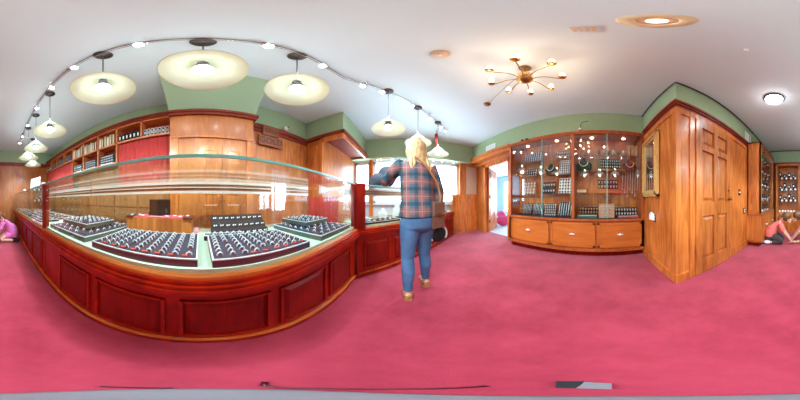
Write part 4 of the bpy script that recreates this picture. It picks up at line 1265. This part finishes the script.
for k in range(16):   # ring of glass leaves around the stem
    a = 2 * PI * k / 16
    m.ell((cx + 0.05 * math.cos(a), cy + 0.05 * math.sin(a), hz + 0.09), (0.02 * math.cos(a), 0.02 * math.sin(a), 0.012), (-0.010 * math.sin(a), 0.010 * math.cos(a), 0), (0, 0, 0.008), 8, 5)
m.build('leaf_crown', 'gold', r)
r = thing('swag_hook', 'brass ceiling canopy with a cord swagged to the chandelier', 'canopy', (1.173, 1.44, CZ))
MB().lathe([(0.0, 0.0), (0.055, 0.0), (0.05, -0.018), (0.02, -0.028), (0, -0.03)], (1.173, 1.44, CZ), 20).build('canopy', 'brass', r)
pts = []
for k in range(9):
    q = k / 8
    pts.append((1.173 + (cx - 1.173) * q, 1.44 + (cy + 0.02 - 1.44) * q, CZ - 0.03 + (hz + 0.16 - CZ + 0.03) * q - 0.03 * math.sin(PI * q)))
MB().tube(pts, 0.004, 6).build('cord', 'brass', r)

# ceiling fittings
r = thing('flush_ceiling_light', 'round lit bowl light on the ceiling near the back', 'ceiling light', (0.343, -1.655, CZ))
MB().lathe([(0.0, 0.0), (0.135, 0.0), (0.14, -0.02), (0.12, -0.035), (0.0, -0.035)], (0.343, -1.655, CZ), 32).build('base', 'bronze', r)
MB().lathe([(0.118, -0.036), (0.11, -0.06), (0.08, -0.085), (0.03, -0.10), (0.0, -0.102)], (0.343, -1.655, CZ), 32).build('glass_bowl', 'flush', r)
lamp('bowl_light', 'SPOT', (0, 0, -0.13), FLUSH_W, (0.66, 0.93, 1.0), r, 0.02, 172)
r = thing('smoke_detector', 'round beige smoke detector on the ceiling left of the chandelier', 'smoke detector', (0.243, 0.75, CZ))
MB().lathe([(0.0, 0.0), (0.065, 0.0), (0.065, -0.012), (0.05, -0.03), (0, -0.034)], (0.243, 0.75, CZ), 24).build('body', 'beige', r)
MB().lathe([(0.0, -0.034), (0.015, -0.034), (0.012, -0.04), (0, -0.041)], (0.243, 0.75, CZ), 12).build('button', 'white', r)
r = thing('ceiling_speaker', 'large round beige ceiling ring with a bright centre above the camera', 'ceiling fitting', (0.262, -0.126, CZ))
MB().lathe([(0.050, -0.002), (0.058, -0.012), (0.084, -0.010), (0.095, 0.0)], (0.262, -0.126, CZ), 32).build('ring', 'cream', r)
MB().lathe([(0.0, -0.004), (0.03, -0.004), (0.050, -0.003), (0.054, 0.0)], (0.262, -0.126, CZ), 24).build('inner_ring', 'beige', r)
MB().lathe([(0.0, -0.012), (0.022, -0.010), (0.026, -0.004)], (0.262, -0.126, CZ), 20).build('centre_lens', 'puck', r)
lamp('lens_light', 'SPOT', (0, 0, -0.03), RECESS_W, (0.66, 0.93, 1.0), r, 0.02, 170)
r = thing('ceiling_grille', 'small square pale grille on the ceiling near the large round ring', 'vent', (0.40, 0.055, CZ))
MB().box(0.355, 0.445, 0.0, 0.11, CZ - 0.008, CZ).build('frame', 'ceiling', r)
for k in range(4): MB().box(0.365, 0.435, 0.014 + k * 0.022, 0.026 + k * 0.022, CZ - 0.012, CZ - 0.008).build('slat', 'beige', r)
single('sprinkler', MB().lathe([(0.0, 0.0), (0.02, 0.0), (0.018, -0.006), (0.006, -0.008), (0.006, -0.03), (0.016, -0.032), (0, -0.034)], (0.296, -0.656, CZ), 14), 'white', 'small white sprinkler head on the ceiling before the bowl light', 'sprinkler')

# hanging carved wood piece by the far right pendant
r = thing('wood_hanging', 'dark red carved wooden piece hanging above the farthest right pendant', 'ornament', (0.80, 2.72, 2.20))
m = MB().box(0.775, 0.825, 2.705, 2.735, 2.20, 2.50).box(0.76, 0.84, 2.70, 2.74, 2.50, 2.55).box(0.785, 0.815, 2.70, 2.74, 2.16, 2.20)
m.lathe([(0, 0.0), (0.04, 0.0), (0.04, 0.04), (0, 0.04)], (0.80, 2.74, 2.59), 14, (0, -1, 0))
m.build('carving', 'mahogany', r)
MB().tube([(0.80, 2.72, 2.60), (0.80, 2.72, CZ)], 0.004, 6).build('cord', 'dark_line', r)

# ------------------------------------------------------------ WINDOW DRESSING
single('sheer_curtain', drape(-0.70, 0.52, 3.54, 0.98, 2.10, 0.02, 0.11, 'x'), 'sheer', 'white sheer curtain in the window left of the woman', 'curtain')
r = thing('light_valance', 'white strip with tiny lights along the top of the window', 'light strip', (0.5, 3.38, 2.10))
MB().tube([(-0.76, 3.38, 2.13), (0.5, 3.30, 2.14), (1.2, 3.34, 2.13), (2.05, 3.40, 2.15)], 0.012, 8).build('rail', 'white', r)
for x in (-0.6, -0.5, -0.2, 0.9, 1.15, 1.5):
    MB().lathe([(0.0, -0.03), (0.018, -0.028), (0.02, 0.0), (0, 0.0)], (x, 3.34, 2.12), 10).build('small_light', 'puck', r)
single('magenta_beanbag', MB().ell((3.62, 3.42, 0.2), (0.3, 0, 0), (0, 0.3, 0), (0, 0, 0.2), 20, 12).ell((3.72, 3.62, 0.36), (0.2, 0, 0), (0, 0.16, 0), (0, 0.05, 0.2), 16, 10), 'magenta', 'magenta bean bag chair in the room beyond the doorway', 'bean bag')
r = thing('ceiling_lamp', 'warm ceiling lamp in the room beyond the doorway', 'ceiling light', (3.3, 3.2, 2.5))
MB().lathe([(0.0, -0.08), (0.08, -0.06), (0.11, 0.0), (0, 0)], (3.3, 3.2, 2.5), 20).build('bowl', 'puck', r)

# ------------------------------------------------------------ PEOPLE
def head_into(m, F, c, s=1.0):
    """head centred at c (frame F: u right, n forward) added to builder m"""
    def P(a, b, d): return V(c) + F.u * a * s + V((0, 0, 1)) * b * s + F.n * d * s
    m.ell(P(0, 0.02, -0.005), F.u * 0.072 * s, F.n * 0.09 * s, V((0, 0, 0.105 * s)), 20, 14)
    m.ell(P(0, -0.055, 0.03), F.u * 0.052 * s, F.n * 0.055 * s, V((0, 0, 0.05 * s)), 16, 10)      # jaw
    m.ell(P(0, -0.012, 0.09), F.u * 0.012 * s, F.n * 0.018 * s, V((0, 0, 0.022 * s)), 10, 8)      # nose
    m.ell(P(0, -0.05, 0.077), F.u * 0.024 * s, F.n * 0.012 * s, V((0, 0, 0.007 * s)), 10, 6)      # lips
    m.ell(P(0, -0.085, 0.066), F.u * 0.02 * s, F.n * 0.016 * s, V((0, 0, 0.016 * s)), 10, 6)
    for q in (-1, 1):
        m.ell(P(0.076 * q, -0.005, 0.0), F.u * 0.010 * s, F.n * 0.02 * s, V((0, 0, 0.03 * s)), 10, 8)   # ears
        m.ell(P(0.032 * q, 0.022, 0.082), F.u * 0.02 * s, F.n * 0.009 * s, V((0, 0, 0.006 * s)), 8, 6)  # brows
def eyes_on(F, c, s, parent):
    for q in (-1, 1):
        m = MB()
        m.mat(0).sph(V(c) + F.u * 0.031 * q * s + V((0, 0, 0.005 * s)) + F.n * 0.083 * s, 0.012 * s, 10, 8)
        m.mat(1).sph(V(c) + F.u * 0.031 * q * s + V((0, 0, 0.005 * s)) + F.n * 0.091 * s, 0.006 * s, 8, 6)
        m.build('eye', ['pearl', 'dark_line'], parent)
def hand_into(m, w0, dirv, palm_n, s=1.0, curl=0.5, side=1):
    """hand: wrist w0, pointing along dirv, palm facing palm_n"""
    w0 = V(w0); d = V(dirv).normalized(); pn = V(palm_n).normalized(); sd = d.cross(pn).normalized() * side
    m.loft([(w0, sd * 0.024 * s, pn * 0.018 * s), (w0 + d * 0.03 * s, sd * 0.032 * s, pn * 0.016 * s), (w0 + d * 0.075 * s, sd * 0.038 * s, pn * 0.014 * s), (w0 + d * 0.088 * s, sd * 0.034 * s, pn * 0.011 * s)], 14)
    for k, (off, L) in enumerate(((-0.027, 0.062), (-0.009, 0.072), (0.009, 0.068), (0.027, 0.052))):
        p0 = w0 + d * 0.07 * s + sd * off * s
        a1 = curl * 0.5; p1 = p0 + (d * math.cos(a1) + pn * math.sin(a1)) * (0.018 + L * 0.4) * s + sd * off * 0.08 * s
        a2 = curl * 1.3; p2 = p1 + (d * math.cos(a2) + pn * math.sin(a2)) * L * 0.35 * s
        a3 = curl * 2.1; p3 = p2 + (d * math.cos(a3) + pn * math.sin(a3)) * L * 0.28 * s
        m.tube([p0, p1, p2, p3], [0.0085 * s, 0.008 * s, 0.0072 * s, 0.006 * s], 8)
    p0 = w0 + d * 0.02 * s - sd * 0.024 * s
    p1 = p0 + (d * 0.6 - sd * 0.7 + pn * 0.3).normalized() * 0.035 * s
    p2 = p1 + (d * 0.85 - sd * 0.2 + pn * 0.4).normalized() * 0.028 * s
    m.tube([p0, p1, p2], [0.012 * s, 0.010 * s, 0.008 * s], 8)

# --- woman
WO = V((0.165, 1.15, 0))
f = V((-0.35, 0.937, 0)).normalized(); rt = V((0.937, 0.35, 0)).normalized()
FW = Fr(WO, rt, f)
def Q(a, fw, z): return WO + rt * a + f * fw + V((0, 0, z))
per = thing('person', 'woman in plaid flannel shirt and jeans leaning on the angled case', 'person', tuple(WO))
headc = Q(0.0, 0.075, 1.50)
lh = V((-0.215, 1.70, GZ + 0.03)); le = Q(-0.235, 0.23, 1.20); ls = Q(-0.155, 0.03, 1.325)
rs = Q(0.155, 0.02, 1.325); re = Q(0.235, -0.01, 1.07); rw = Q(0.205, -0.02, 0.87)
body = MB(); body.smooth = True
body.loft([(Q(0, 0.0, 0.80), rt * 0.13, f * 0.09), (Q(0, 0, 0.95), rt * 0.11, f * 0.08), (Q(0, 0.01, 1.08), rt * 0.105, f * 0.075), (Q(0, 0.02, 1.22), rt * 0.125, f * 0.085), (Q(0, 0.02, 1.31), rt * 0.13, f * 0.07), (Q(0, 0.03, 1.365), rt * 0.06, f * 0.05)], 20)
body.tube([Q(0, 0.025, 1.33), Q(0, 0.045, 1.40), Q(0, 0.06, 1.45)], [0.05, 0.045, 0.045], 12)
head_into(body, FW, headc)
wl = lh + (le - lh).normalized() * 0.10 + V((0, 0, 0.012))
body.tube([ls, ls.lerp(le, 0.5), le, le.lerp(wl, 0.5), wl], [0.045, 0.04, 0.033, 0.03, 0.022], 10)
hand_into(body, wl, (lh - wl) + V((0, 0, -0.01)), (0, 0, -1), 1.0, 0.2)
body.tube([rs, rs.lerp(re, 0.5), re, re.lerp(rw, 0.5), rw], [0.045, 0.04, 0.033, 0.03, 0.022], 10)
hand_into(body, rw, (0, 0, -1), tuple(-rt), 1.0, 0.9, -1)
lf = V((0.065, 1.045, 0)); rf = V((0.255, 1.265, 0))
lk = Q(-0.105, 0.0, 0.45); rk = Q(0.095, 0.05, 0.45)
lhip = Q(-0.075, 0, 0.80); rhip = Q(0.075, 0, 0.80)
for (hp, kn, ft) in ((lhip, lk, lf), (rhip, rk, rf)):
    an = ft + V((0, 0, 0.08))
    body.tube([hp, hp.lerp(kn, 0.5), kn, kn.lerp(an, 0.4) - f * 0.012, an], [0.075, 0.06, 0.045, 0.042, 0.028], 12)
    toe = f.lerp(rt, 0.25).normalized()
    body.loft([(ft - toe * 0.05 + V((0, 0, 0.045)), rt * 0.026, V((0, 0, 0.03))), (ft + V((0, 0, 0.05)), rt * 0.032, V((0, 0, 0.038))), (ft + toe * 0.08 + V((0, 0, 0.036)), rt * 0.038, V((0, 0, 0.022))), (ft + toe * 0.15 + V((0, 0, 0.028)), rt * 0.034, V((0, 0, 0.012)))], 12)
    for k in range(5):
        c = ft + toe * (0.165 - 0.008 * k) + rt * (0.026 - 0.013 * k) + V((0, 0, 0.027))
        body.ell(c, rt * 0.008, toe * 0.016, V((0, 0, 0.009)), 8, 6)
bo = body.build('body', 'skin', per)
fuse(bo, 0.006, 1)
eyes_on(FW, headc, 1.0, per)
sh = MB()
sh.loft([(Q(0, -0.01, 0.85), rt * 0.182, f * 0.135), (Q(0, -0.01, 0.92), rt * 0.175, f * 0.13), (Q(0, 0.0, 1.02), rt * 0.160, f * 0.115), (Q(0, 0.01, 1.14), rt * 0.165, f * 0.115), (Q(0, 0.015, 1.26), rt * 0.168, f * 0.105), (Q(0, 0.02, 1.33), rt * 0.150, f * 0.085), (Q(0, 0.025, 1.375), rt * 0.085, f * 0.065), (Q(0, 0.035, 1.41), rt * 0.06, f * 0.055)], 28,
        wob=lambda q, t_: 1 + (0.03 * math.sin(5 * t_ + q) if q < 3 else 0))
cuff = wl + (le - wl).normalized() * 0.02
sh.tube([ls + rt * 0.02, ls.lerp(le, 0.4), le, le.lerp(wl, 0.5), cuff], [0.072, 0.066, 0.056, 0.052, 0.044], 14)
rc = rw + V((0, 0, 0.03))
sh.tube([rs - rt * 0.02, rs.lerp(re, 0.4), re, re.lerp(rw, 0.5), rc], [0.072, 0.062, 0.055, 0.048, 0.040], 14)
so = sh.build('flannel_shirt', 'plaid', per)
fuse(so, 0.009, 2)
je = MB()
je.loft([(Q(0, 0.0, 0.93), rt * 0.15, f * 0.105), (Q(0, -0.01, 0.84), rt * 0.168, f * 0.128), (Q(0, -0.01, 0.76), rt * 0.165, f * 0.12), (Q(0, -0.0, 0.72), rt * 0.12, f * 0.09)], 24)
for (hp, kn, ft) in ((lhip, lk, lf), (rhip, rk, rf)):
    an = ft + V((0, 0, 0.10))
    je.tube([hp, hp.lerp(kn, 0.35), hp.lerp(kn, 0.7), kn, kn.lerp(an, 0.4) - f * 0.015, kn.lerp(an, 0.75), an], [0.098, 0.086, 0.070, 0.060, 0.058, 0.046, 0.040], 16)
jo = je.build('jeans', 'denim', per)
fuse(jo, 0.009, 2)
for (hp, kn, ft) in ((lhip, lk, lf), (rhip, rk, rf)):
    toe = f.lerp(rt, 0.25).normalized(); sd = toe.cross(V((0, 0, 1)))
    m = MB()
    m.loft([(ft - toe * 0.07, sd * 0.032, toe * 0.012), (ft - toe * 0.07 + V((0, 0, 0.018)), sd * 0.032, toe * 0.012)], 12)
    m = MB(); pts = []
    for (a, w_) in ((-0.078, 0.022), (-0.05, 0.034), (0.02, 0.034), (0.09, 0.044), (0.15, 0.040), (0.185, 0.022)): pts.append((a, w_))
    ol = [ft + toe * a + sd * w_ for a, w_ in pts] + [ft + toe * a - sd * w_ for a, w_ in reversed(pts)]
    m.prism([p + V((0, 0, 0.001)) for p in ol], (0, 0, 0.016))
    for (a, hh, w_) in ((0.10, 0.052, 0.041), (-0.005, 0.095, 0.036)):
        arc = [ft + toe * a + sd * (w_ * math.cos(t_)) + V((0, 0, 0.015 + (hh - 0.015) * math.sin(t_))) for t_ in [PI * k / 10 for k in range(11)]]
        m.tube(arc, 0.008, 6)
    hb = [ft + sd * 0.034 * math.cos(t_) - toe * 0.062 * math.sin(t_) + V((0, 0, 0.055)) for t_ in [PI * k / 10 for k in range(11)]]
    m.tube(hb, 0.009, 6)
    m.build('sandal', 'tan', per)
hr = MB()
hc = headc
rings = []
for (dz, a, b, fo) in ((0.122, 0.004, 0.004, -0.008), (0.116, 0.032, 0.040, -0.010), (0.096, 0.060, 0.072, -0.014), (0.062, 0.080, 0.094, -0.020), (0.02, 0.090, 0.098, -0.028), (-0.03, 0.094, 0.086, -0.040),
                       (-0.08, 0.104, 0.068, -0.056), (-0.12, 0.100, 0.056, -0.070), (-0.17, 0.112, 0.046, -0.086), (-0.21, 0.098, 0.036, -0.098), (-0.245, 0.070, 0.024, -0.102), (-0.27, 0.035, 0.012, -0.104)):
    rings.append((hc + f * fo + V((0, 0, dz + 0.01)) + rt * 0.006 * math.sin(dz * 40), rt * a, f * b))
hr.loft(rings, 64, wob=lambda q, t_: 1 + 0.045 * math.sin(17 * t_ + q * 0.9) + 0.03 * math.sin(29 * t_ + q * 0.5))
for k in range(9):
    a_ = -0.085 + 0.021 * k
    z0 = -0.10 + 0.02 * math.sin(k * 2.1)
    hr.tube([hc + rt * a_ + f * -0.10 + V((0, 0, z0)), hc + rt * (a_ * 1.12 + 0.01 * math.sin(k)) + f * -0.125 + V((0, 0, z0 - 0.08)), hc + rt * (a_ * 1.05 - 0.012 * math.sin(k * 1.7)) + f * -0.13 + V((0, 0, z0 - 0.15)), hc + rt * (a_ * 0.9) + f * -0.125 + V((0, 0, z0 - 0.20 - 0.02 * (k % 3)))], [0.012, 0.016, 0.013, 0.003], 8)
hr.build('hair', 'hair', per)
# crossbody bag with its strap
r = thing('shoulder_bag', 'brown leather crossbody bag hanging at the right hip of the woman', 'bag', (0.33, 1.06, 0.76))
bf = Fr(V((0.278, 1.035, 0.76)), rt, -f)
m = MB().frust(bf, 0.0, 0.12, 0.0, 0.22, -0.04, 0.0, -0.006).frust(bf, -0.004, 0.124, 0.10, 0.225, 0.0, 0.012, 0.008)
m.build('pouch', 'bag', r)
pts = [V((0.345, 1.06, 0.98)), Q(0.165, -0.12, 1.03), Q(0.12, -0.13, 1.15), Q(0.03, -0.115, 1.28), Q(-0.045, -0.07, 1.375), Q(-0.07, 0.02, 1.405)]
MB().tube(pts, 0.010, 8).build('strap', 'tan', r)
MB().box(0.04, 0.08, 0.10, 0.13, 0.012, 0.018, bf).build('clasp', 'brass', r)
# black handbag in the right hand
c = rw + V((0, 0, -0.215)) + rt * 0.005
r = thing('handbag', 'round black and white handbag held in the right hand of the woman', 'bag', tuple(c - V((0, 0, 0.10))))
m = MB(); m.ell(c, rt * 0.095, f * 0.05, V((0, 0, 0.085)), 20, 14); m.build('body', 'black', r)
arc = [c + rt * 0.098 * math.cos(t_) + f * 0.0 + V((0, 0, 0.088 * math.sin(t_))) - f * 0.02 for t_ in [-0.6 + (PI + 1.2) * k / 16 for k in range(17)]]
MB().tube(arc, 0.009, 8).build('piping', 'white', r)
arc = [c + rt * 0.06 * math.cos(t_) + V((0, 0, 0.06 + 0.075 * math.sin(t_))) for t_ in [PI * k / 12 for k in range(13)]]
MB().tube(arc, 0.006, 8).build('handle', 'black', r)
# slouchy dark bag on the glass
m = MB(); bc = V((-0.27, 1.92, GZ))
m.ell(bc + V((0, 0, 0.12)), (0.17, 0.11, 0), (-0.07, 0.09, 0), (0, 0, 0.12), 18, 12).ell(bc + V((0.08, 0.02, 0.20)), (0.13, 0.08, 0), (-0.05, 0.07, 0), (0, 0, 0.15), 18, 12)
m.ell(bc + V((-0.12, -0.06, 0.07)), (0.07, 0.05, 0), (-0.05, 0.06, 0), (0, 0, 0.07), 14, 10)
r = thing('slouchy_bag', 'dark grey soft bag slumped on the glass beside the arm', 'bag', tuple(bc))
o = m.build('cloth_body', 'grey_cloth', r); fuse(o, 0.010, 3)
# small displays on the angled glass top near the hand
for k in range(3):
    p = FA(0.62 + k * 0.12, GZ, -0.22)
    m = MB().lathe([(0.0, 0), (0.03, 0.0), (0.012, 0.02), (0.025, 0.05), (0.0, 0.065)], p, 12)
    single('ring_cone', m, 'pearl', 'small pale ring holder on the angled glass top, %s from the arm' % ords[k], 'ring holder')

# --- kneeling children
def child(label, o, face, shirt, pants, hairm, hs, legs_bare, shoe):
    o = V(o); n = V(face).normalized(); u = n.cross(V((0, 0, 1))).normalized()   # u: right
    F = Fr(o, u, n)
    def K(a, fw, z): return o + u * a + n * fw + V((0, 0, z))
    p = thing('person', label, 'person', tuple(o))
    hd = K(0, 0.28, 0.52)
    b = MB()
    b.loft([(K(0, -0.02, 0.14), u * 0.10, n * 0.08), (K(0, 0.0, 0.26), u * 0.09, n * 0.08), (K(0, 0.06, 0.38), u * 0.10, n * 0.07), (K(0, 0.14, 0.46), u * 0.07, n * 0.05)], 16)
    b.tube([K(0, 0.13, 0.45), K(0, 0.21, 0.49), hd], [0.04, 0.036, 0.04], 10)
    head_into(b, Fr(hd, u, (n + V((0, 0, -0.45))).normalized()), hd, 0.88)
    for q in (-1, 1):
        s_ = K(0.10 * q, 0.15, 0.43); e_ = K(0.13 * q, 0.23, 0.24); w_ = K(0.08 * q, 0.33, 0.10)
        b.tube([s_, e_, w_], [0.032, 0.026, 0.019], 10)
        hand_into(b, w_, (n * 0.8 + V((0, 0, -0.55))), (0, 0, -1), 0.72, 0.5, q)
        hp = K(0.07 * q, 0.0, 0.16); kn = K(0.10 * q, 0.19, 0.065); an = K(0.11 * q, -0.06, 0.05)
        b.tube([hp, hp.lerp(kn, 0.5) + V((0, 0, 0.02)), kn], [0.065, 0.055, 0.042], 12)
        b.tube([kn, kn.lerp(an, 0.5), an], [0.042, 0.036, 0.025], 12)
    ob = b.build('body', 'skin', p); fuse(ob, 0.007, 1)
    t_ = MB()
    t_.loft([(K(0, -0.05, 0.16), u * 0.14, n * 0.11), (K(0, -0.03, 0.27), u * 0.14, n * 0.13), (K(0, 0.01, 0.38), u * 0.14, n * 0.12 + V((0, 0, 0.03))), (K(0, 0.08, 0.46), u * 0.13, n * 0.085 + V((0, 0, 0.05))), (K(0, 0.15, 0.50), u * 0.09, n * 0.04 + V((0, 0, 0.05))), (K(0, 0.20, 0.51), u * 0.05, n * 0.02 + V((0, 0, 0.04)))], 20)
    for q in (-1, 1):
        s_ = K(0.10 * q, 0.14, 0.43); e_ = K(0.13 * q, 0.22, 0.24)
        t_.tube([s_, s_.lerp(e_, 0.75)], [0.055, 0.045], 12)
    to = t_.build('shirt', shirt, p); fuse(to, 0.009, 2)
    j = MB()
    j.loft([(K(0, -0.08, 0.10), u * 0.12, n * 0.08), (K(0, -0.04, 0.20), u * 0.125, n * 0.10), (K(0, 0.0, 0.25), u * 0.115, n * 0.08)], 18)
    for q in (-1, 1):
        hp = K(0.07 * q, 0.0, 0.16); kn = K(0.10 * q, 0.19, 0.068); an = K(0.11 * q, -0.06, 0.05)
        end = 0.6 if legs_bare else 1.0
        j.tube([hp, hp.lerp(kn, end * 0.5) + V((0, 0, 0.02)), hp.lerp(kn, end)], [0.08, 0.07, 0.055], 12)
        if not legs_bare: j.tube([kn, kn.lerp(an, 0.8)], [0.05, 0.04], 12)
    jo_ = j.build('shorts' if legs_bare else 'trousers', pants, p); fuse(jo_, 0.009, 2)
    for q in (-1, 1):
        an = K(0.11 * q, -0.10, 0.05)
        m = MB().ell(an + V((0, 0, 0.0)), u * 0.036, n * 0.075, V((0, 0, 0.038)), 14, 10)
        m.build('shoe', shoe[0 if q < 0 else 1], p)
    p.scale = (1.14, 1.14, 1.14)
    eyes_on(Fr(hd, u, (n + V((0, 0, -0.45))).normalized()), hd, 0.88, p)
    hm = MB()
    hm.ell(hd + V((0, 0, 0.035)) - n * 0.018, u * 0.088, n * 0.098 + V((0, 0, 0.01)), V((0, 0, 0.095)), 20, 14)
    hm.tube([hd - n * 0.085 + V((0, 0, 0.05)), hd - n * 0.14 + V((0, 0, 0.06)), hd - n * 0.17 + V((0, 0, -0.01)), hd - n * 0.16 + V((0, 0, -0.08))], [0.022, 0.03, 0.028, 0.008], 10)
    hm.build('hair', hairm, p)
    return p
child('kneeling child in a salmon shirt bending over toys on the carpet', (0.60, -2.80, 0), (-1, -0.12, 0), 'salmon', 'dark_cotton', 'brown_hair', 1, False, ('white', 'white'))
child('child in a pink top crouching near the far left case', (-0.24, -3.00, 0), (1, 0.0, 0), 'pink', 'pink', 'brown_hair', 1, True, ('black', 'black'))
r = thing('doll', 'small pale doll lying on the carpet between the two children', 'doll', (0.12, -2.83, 0))
MB().ell((0.12, -2.83, 0.035), (0.06, 0, 0), (0, 0.03, 0), (0, 0, 0.03), 12, 8).sph((0.05, -2.83, 0.04), 0.035).tube([(0.17, -2.82, 0.03), (0.25, -2.80, 0.02)], [0.02, 0.012], 8).tube([(0.17, -2.85, 0.03), (0.25, -2.88, 0.02)], [0.02, 0.012], 8).build('body', 'skin', r)
MB().sph((0.035, -2.83, 0.048), 0.034).build('hair', 'hair', r)

# ------------------------------------------------------------ small things under the camera
r = thing('stand_base', 'grey round foot of the camera stand on the carpet', 'stand', (-0.03, 0, 0))
MB().lathe([(0.0, 0.012), (0.05, 0.012), (0.058, 0.006), (0.06, 0.001), (0.0, 0.001)], (-0.03, 0.0, 0), 32).build('disc', 'grey', r)
for (a, L, m_) in ((-152, 0.05, 'black'), (150, 0.07, 'maroon')):
    pass
single('cord', MB().tube([(-0.075, -0.075, 0.006), (-0.085, -0.05, 0.006), (-0.092, -0.02, 0.006)], 0.0035, 6), 'black', 'short black cord on the carpet left of the grey foot', 'cord')
single('cable', MB().tube([(-0.125, 0.07, 0.006), (-0.10, 0.055, 0.006), (-0.078, 0.055, 0.006), (-0.05, 0.075, 0.006), (0.0, 0.085, 0.006), (0.07, 0.085, 0.006)], 0.004, 6), 'maroon', 'dark red cable curling on the carpet before the grey foot', 'cable')
m = MB().hexa([(0.09,0.018,0.001),(0.145,0.018,0.001),(0.14,0.05,0.001),(0.09,0.033,0.001),(0.09,0.018,0.012),(0.145,0.018,0.012),(0.14,0.05,0.012),(0.09,0.033,0.012)]).mat(1).hexa([(0.085,-0.008,0.001),(0.13,-0.012,0.001),(0.14,0.0175,0.001),(0.09,0.0175,0.001),(0.085,-0.008,0.012),(0.13,-0.012,0.012),(0.14,0.0175,0.012),(0.09,0.0175,0.012)])
single('strap', m, ['black', 'grey'], 'short black and grey strap on the carpet right of the grey foot', 'strap')
print('rings', NR)
